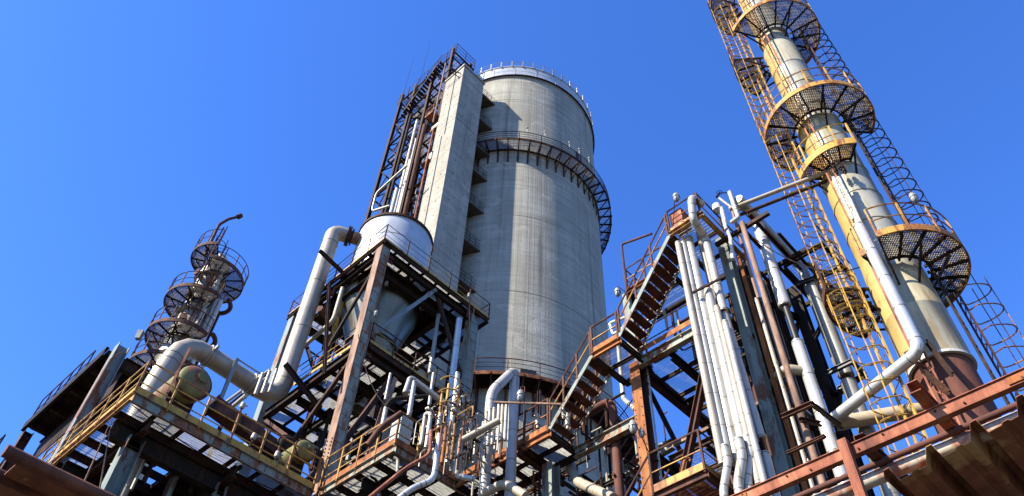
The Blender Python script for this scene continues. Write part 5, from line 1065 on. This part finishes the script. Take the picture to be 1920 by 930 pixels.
for z in (20.6, 22.0, 23.4, 24.8, 26.6, 29.24, 30.94): part('clad_band', MB().ring((KX, KY, z), (.72 if z < 27 else .66), .75 if z < 27 else .69, -.02, .02, n=48), 'stack', stk, True)
SG = 'ring platforms of the stack'
half_plat(KX, KY, 34.0, .78, 1.88, 148, 345, 'topmost ring platform of the stack, cut by the top of the picture', SG, 'yellow2', 'yellow2', pitch=.062, nrad=9)
half_plat(KX, KY, 26.7, .86, 1.88, 62, 315, 'upper middle ring platform of the stack with yellow rim', SG, 'yellow2', 'yellow2', pitch=.062, nrad=10)
half_plat(KX, KY, 18.55, .92, 1.90, 192, 342, 'lowest large ring platform of the stack on its right side', SG, 'yellow2', 'yellow2', pitch=.062, nrad=8)
half_plat(KX, KY, 32.6, .85, 1.95, 62, 128, 'upper left quarter platform of the stack behind the caged ladder', SG, 'dark', 'rust_brown', pitch=.062, nrad=4)
half_plat(KX, KY, 38.6, .85, 1.95, 60, 135, 'left quarter platform of the stack at the top edge of the picture', SG, 'dark', 'rust_brown', pitch=.062, nrad=4)
half_plat(KX, KY, 18.3, .92, 2.0, 55, 130, 'lower left quarter platform of the stack behind the yellow caged ladder', SG, 'dark', 'rust_brown', pitch=.062, nrad=4)
bp = half_plat(KX, KY, 23.6, .78, 1.42, 134, 223, 'small yellow railed balcony on the sunny front of the stack', SG, 'yellow', 'yellow', 'yellow2', pitch=.06, nrad=4, toe=.2)
half_plat(KX, KY, 18.75, .82, 1.35, 168, 184, 'small yellow landing on the stack at the head of the fat silver pipe', SG, 'yellow2', 'yellow2', pitch=.062, nrad=2)
def kpt(r_, a, z): return Vector((KX+r_*math.cos(R(a)), KY+r_*math.sin(R(a)), z))
LG = 'caged ladders of the stack'
caged_ladder(kpt(1.15, 112, 26.7), 41.0, 128, 'upper yellow caged ladder on the left of the stack, above the upper middle ring platform', grp=LG, cage_from=.3, hoop=.55)
caged_ladder(kpt(1.15, 116, 17.2), 28.0, 130, 'middle yellow caged ladder left of the stack, crossed by the bridge pipes', grp=LG, cage_from=.3, hoop=.55)
caged_ladder(kpt(1.15, 122, 9.0), 18.8, 132, 'lower yellow caged ladder beside the brown skirt of the stack', grp=LG, cage_from=.3, hoop=.55)
caged_ladder(kpt(1.15, -62, 26.7), 34.5, -72, 'upper dark caged ladder on the right of the stack', 'rust_brown', 'darkbrown', grp=LG, cage_from=.3, hoop=.6)
caged_ladder(kpt(1.05, -62, 18.6), 28.0, -72, 'middle dark caged ladder on the right of the stack between two ring platforms', 'darkbrown', 'darkbrown', grp=LG, cage_from=.3, hoop=.6)
caged_ladder(kpt(1.25, -62, 9.0), 18.0, -72, 'lower right caged ladder of the stack with sunlit yellow hoops', 'darkbrown', 'yellow2', grp=LG, cage_from=.3, hoop=.75)
# cable tray with crossed wires up both sides
for a, r_, z0, z1, lb, mt in ((172, .95, 9, 42, 'rusty cable ladder running up the left edge of the stack', 'rust_red'), (-92, .95, 9, 27, 'dark cable ladder running up the right edge of the stack', 'dark')):
    t = thing('cable_ladder', lb, 'cable tray', kpt(r_, a, z0), 'cable ladders of the stack'); d1 = Vector((math.cos(R(a+90)), math.sin(R(a+90)), 0))
    for k in (-1, 1): part('tray_side', MB().obox(kpt(r_, a, z0)+d1*k*.12, kpt(r_, a, z1)+d1*k*.12, .03, .05), mt, t)
    w_ = MB()
    for k in range(int((z1-z0)/.4)):
        s = 1 if k % 2 else -1; w_.cyl(kpt(r_, a, z0+k*.4)-d1*.12*s, kpt(r_, a, z0+(k+1)*.4)+d1*.12*s, .012, 4)
    part('lacing', w_, mt, t)
# fat silver pipe down the front of the stack and across to the pipe tower
T, B_ = VV((1606, 425), (1732, 655), 16.75)
q1 = WD(1556, 800, 18.4)
fp = pipe('fat silver pipe down the front of the stack, slanting across to the pipe tower', [T, B_, Vector((q1.x, q1.y, B_.z-.05))], .155, 'silver', bands=1.05, n=22, bend=.32)
part('end_cap', MB().lathe(T, [(.155, -.02), (.12, .08), (.01, .1)], 18), 'white_clad', fp, True)
for p, q in ((WD(1737, 640, 16.95), WD(1785, 702, 16.6)), (WD(1699, 660, 17.15), WD(1716, 682, 17.15)), (WD(1733, 697, 17.0), WD(1780, 737, 16.6))): part('dark_bar', MB().sec(p, q, .07, .12, 'C', .015), 'darkbrown', fp)  # three short dark bars near the foot of the fat pipe
lagged('left strand of white wrapped pipe hanging under the small yellow balcony', [WD(1563, 333, 16.7), WD(1580, 372, 16.7), WD(1600, 412, 16.7)], .055); lagged('right strand of white wrapped pipe hanging under the small yellow balcony', [WD(1572, 333, 16.8), WD(1594, 375, 16.8), WD(1614, 418, 16.8)], .06)
for k, (px, py) in enumerate([(1566, 318), (1574, 312), (1582, 318)]): valve(WD(px, py, 16.85), ['left dark valve under the floor of the small yellow balcony', 'middle dark valve under the floor of the small yellow balcony', 'right dark valve under the floor of the small yellow balcony'][k], .6, 'dark', 'dark')
pipe('long tan pipe passing level behind the fat silver pipe towards the stack', [(17.6, 5.7, 14.95), (18.75, 3.2, 14.95)], .19, 'tan', bands=0)
T, B_ = VV((1548, 735), (1560, 790), 17.9)
# small platform at bottom right of the stair, with its stair down
rp = thing('lower_landing', 'small railed landing at the bottom beside the orange column, blue sky behind its rails', 'landing', (15.4, 8.7, 13.25)); lz = 13.25
deck(rp, 14.9, 16.2, 8.2, 9.75, lz, 'x', 1, 1, 'darkbrown', .14, dict(w='rust_brown', s='rust_brown', e='dark', n='dark'), .22, 'rust_sheet')
rails(rp, [(16.2, 8.2, lz), (14.9, 8.2, lz), (14.9, 9.75, lz)], 1.2, 'rust_brown', 'yellow2', 'yellow2', 1.5, 1, .22, t=.055)
rp2 = thing('stair_flight', 'rusty stair flight dropping out of the picture from the small bottom landing', 'stair', (15.4, 10.6, 12.2), 'stair flights beside the rusty column')
for x in (14.9, 15.8): part('stringer', MB().obox((x, 9.8, lz-.1), (x, 12.6, lz-2.9), .03, .26), 'rust_brown', rp2); part('handrail', MB().tube([(x, 9.75, lz+1.2), (x, 12.6, lz-1.75)], .03, 6), 'rust_brown', rp2); part('mid_rail', MB().tube([(x, 9.75, lz+.62), (x, 12.6, lz-2.3)], .026, 6), 'yellow2', rp2)
for k in range(9): inst('tread', shared('tread', None), (14.9, 9.9+k*.3, lz-.2-k*.3), rp2)
single('floor_lever', MB().tube([(14.95, 8.9, lz+.2), (14.95, 8.75, lz+.55), (14.98, 8.65, lz+.6), (15.0, 8.6, lz+.5)], .04, 8, .05), 'rust_orange', 'small orange bent pipe standing on the bottom landing', 'pipe', (14.95, 8.9, lz), smooth=True)
# frame brackets beside the bare pipe
for k, (p, q, r2, lb) in enumerate([(WD(1466, 782, 16.6), WD(1522, 757, 16.3), WD(1578, 800, 18.2), 'rusty angle bracket round the bare pipe, upper one with two arms'), (WD(1476, 850, 16.6), WD(1548, 817, 16.2), None, 'thin rusty bar across the bare pipe below the angle bracket')]):
    t = thing('angle_bracket', lb, 'bracket', p, 'brackets round the bare pipe'); part('bracket_arm', MB().sec(p, q, .09, .13 if k == 0 else .07, 'C', .015), 'rust_brown', t)
    if r2: part('bracket_arm', MB().sec(q, r2, .09, .13, 'C', .015), 'darkbrown', t); part('bracket_arm', MB().sec(p+Vector((.3, -.3, -.05)), WD(1540, 795, 17.4), .09, .12, 'C', .015), 'rust_brown', t)

def cable(a, b, sag, lb, r_=.018):
    a, b = Vector(a), Vector(b); pts = [a.lerp(b, k/14)-Vector((0, 0, sag*4*(k/14)*(1-k/14))) for k in range(15)]
    single('cable', MB().tube(pts, r_, 5, 0), 'dark', lb, 'cable', tuple(a), 'sagging cables')
cable(WD(880, 560, 24.5), WD(886, 790, 19.6), .2, 'black cable dropping from the hopper upper deck to the lamp pole')
cable((12.1, 21.2, 24.2), (12.1, 17.6, 18.3), .7, 'black cable sagging from the middle deck to the small platform corner')
cable((16.4, 10.4, 18.6), (15.9, 13.4, 16.6), .5, 'black cable sagging from the orange column to the catwalk end')
cable((16.0, 6.0, 22.0), (17.0, 3.4, 18.9), .9, 'black cable sagging from the pipe tower to the stack')
cable((5.4, 21.4, 16.5), (12.0, 21.3, 16.4), .35, 'black cable hanging along the edge of the long yellow platform')
cable((12.1, 21.0, 18.1), (12.05, 21.45, 14.2), .0, 'black hose hanging at the inner corner of the two platforms', .03)
# ---- lamps
lamp(WD(976, 742, 18.0), WD(982, 790, 18.0), 'caged lamp on a thin pole in front of the fat white looped pipe', 1.25)
lamp(WD(867, 750, 19.5), WD(876, 790, 19.5), 'caged lamp on a curved rusty pole below the hopper tower', 1.0)
lamp(WD(1187, 800, 17.5), (16.05, 10.5, 15.2), 'caged lamp on the left of the orange column, larger of the pair', 1.25)
lamp(WD(1203, 812, 17.6), (16.1, 10.55, 15.0), 'smaller lamp tucked under the larger one on the orange column', .9)
lamp(WD(1158, 548, 18.8), (16.0, 10.6, 22.2), 'caged lamp hanging against the sky left of the pale upper column', 1.2)
lamp(WD(1268, 370, 15.5), (15.0, 7.8, 23.2), 'caged lamp above the red box at the stair top', 1.2)
lamp(WD(705, 588, 24.0), WD(706, 560, 24.2), 'round lamp hanging before the cone beside the front column', .95)
lamp(kpt(1.7, -96, 27.4), kpt(1.0, -92, 27.9), 'lamp hanging right of the stack above the upper middle ring platform', 1.2)
lamp(kpt(1.5, -95, 21.0), kpt(1.0, -92, 21.6), 'lamp on the right of the stack above the lowest ring platform', 1.2)
t = WD(1345, 392, 17.4); single('white_drum', MB().lathe(t, [(.01, .25), (.15, .2), (.17, -.1), (.01, -.2)], 14), 'lag', 'small white drum behind the rails of the stair top landing', 'drum', tuple(t), smooth=True)
lamp(WD(880, 548, 24.5)+Vector((0, 0, -.2)), WD(888, 590, 24.0), 'twisted white lamp bracket on a pink pole at the right of the hopper upper deck', .8)

# ================================================================ rusty canopy close overhead at right
cz = 4.8
cp = thing('canopy', 'rusted steel canopy close overhead at the lower right corner', 'canopy', (5.2, 1, cz))
part('front_beam', MB().sec((4.5, -2.0, cz-.036), (4.5, 3.6, cz-.036), .05, .072, 'C', .007, (0, 0, 1)).obox((4.477, -2.0, cz+.004), (4.477, 3.6, cz+.004), .03, .005), 'rust_red', cp, False, 'bright orange red front channel')
part('gutter_tube', MB().tube([(4.80, 3.6, 4.825), (4.80, -2.0, 4.825)], .022, 10), 'brown', cp, True)
part('eaves_tube', MB().tube([(4.88, 3.6, 4.785), (4.88, -2.0, 4.785)], .05, 14), 'eaves', cp, True, 'cream tube with rust runs behind the gutter')
part('hanging_post', MB().sec((4.44, 1.43, cz+.03), (4.44, 1.43, cz-.95), .05, .06, 'C', .008, (0, 1, 0)), 'rust_red', cp)
for x0_, y in ((4.30, .87), (4.56, 1.36), (4.56, 2.6)): part('rafter', MB().sec((x0_, y, cz+.075), (8.5, y, cz+.15), .07, .08, 'C', .006), 'rust_red' if y < 1 else 'rust_brown', cp)
bb = MB().cyl((-.008, 0, 0), (.006, 0, 0), .007, 6).mesh('bolt', 'rust_brown')
for k in range(30):
    if k % 3 != 2: inst('bolt', bb, (4.470, 3.4-.17*k, cz-(.02 if k % 2 else .048)), cp)
for y in (.35, 2.25): part('splice_plate', MB().box(4.466, 4.4735, y-.07, y+.07, cz-.06, cz-.012), 'rust_orange', cp)
# trapezoid roof sheets, one part per rib bay
pitch = .30
def sheet_bay(x0, x1, z0, cut=False):
    mb = MB(); prof = [(0, 0), (.035, .0), (.068, .115), (.105, .115), (.145, 0), (.19, .0), (.205, .014), (.235, .014), (.25, 0), (.295, 0)]
    if cut: prof = prof[:4]+[(.115, .06)]
    prof = [(y, z-(y*.127)) for y, z in prof]
    n = len(prof); th = .004
    for X in (x0, x1):
        for y, z in prof: mb.v.append((X, y, z0+z))
    for X in (x0, x1):
        for y, z in prof: mb.v.append((X, y, z0+z+th))
    for i in range(n-1):
        mb.f.append((i, i+1, n+i+1, n+i)); mb.f.append((2*n+i, 3*n+i, 3*n+i+1, 2*n+i+1)); mb.f.append((i, 2*n+i, 2*n+i+1, i+1)); mb.f.append((n+i, n+i+1, 3*n+i+1, 3*n+i))
    return mb
me = sheet_bay(4.70, 9.0, 0).mesh('roof_sheet', 'rust_sheet')
inst('roof_sheet', sheet_bay(4.70, 9.0, 0, True).mesh('roof_sheet', 'rust_sheet'), (0, 1.225, 4.593), cp)
for k in range(10): inst('roof_sheet', me, (0, .93-.295*k, 4.63+.0375*k), cp)
# rusty roof edge at lower left
cl_ = thing('canopy', 'rusted canopy edge close overhead at the lower left corner', 'canopy', (1.5, 6, 4.9))
part('front_beam', MB().tube([(.86, 6.0, 4.96), (4.2, 6.0, 4.96)], .048, 12), 'rust_dark', cl_, True); part('front_web', MB().box(.9, 4.2, 6.03, 6.06, 4.93, 5.0), 'rust_brown', cl_)
part('rear_beam', MB().tube([(.5, 6.42, 5.0), (4.0, 6.42, 5.0)], .048, 12), 'rust_dark', cl_, True)
part('roof_sheet', MB().box(1.0, 4.2, 6.07, 6.38, 4.99, 5.0), 'rust_sheet', cl_); part('roof_sheet', MB().box(.75, 4.2, 6.52, 8.4, 5.0, 5.012), 'rust_sheet', cl_)
for x, y in ((4.6, 3.7), (8.8, 3.7), (8.8, 1.5)): part('canopy_post', MB().sec((x, y, .09), (x, y, cz), .1, .1), 'rust_brown', cp)
for x, y in ((4.1, 6.2), (4.1, 8.3)): part('canopy_post', MB().sec((x, y, .09), (x, y, 4.99), .1, .1), 'rust_brown', cl_)
print('objects', len(bpy.data.objects), 'verts', sum(len(m.vertices) for m in bpy.data.meshes))
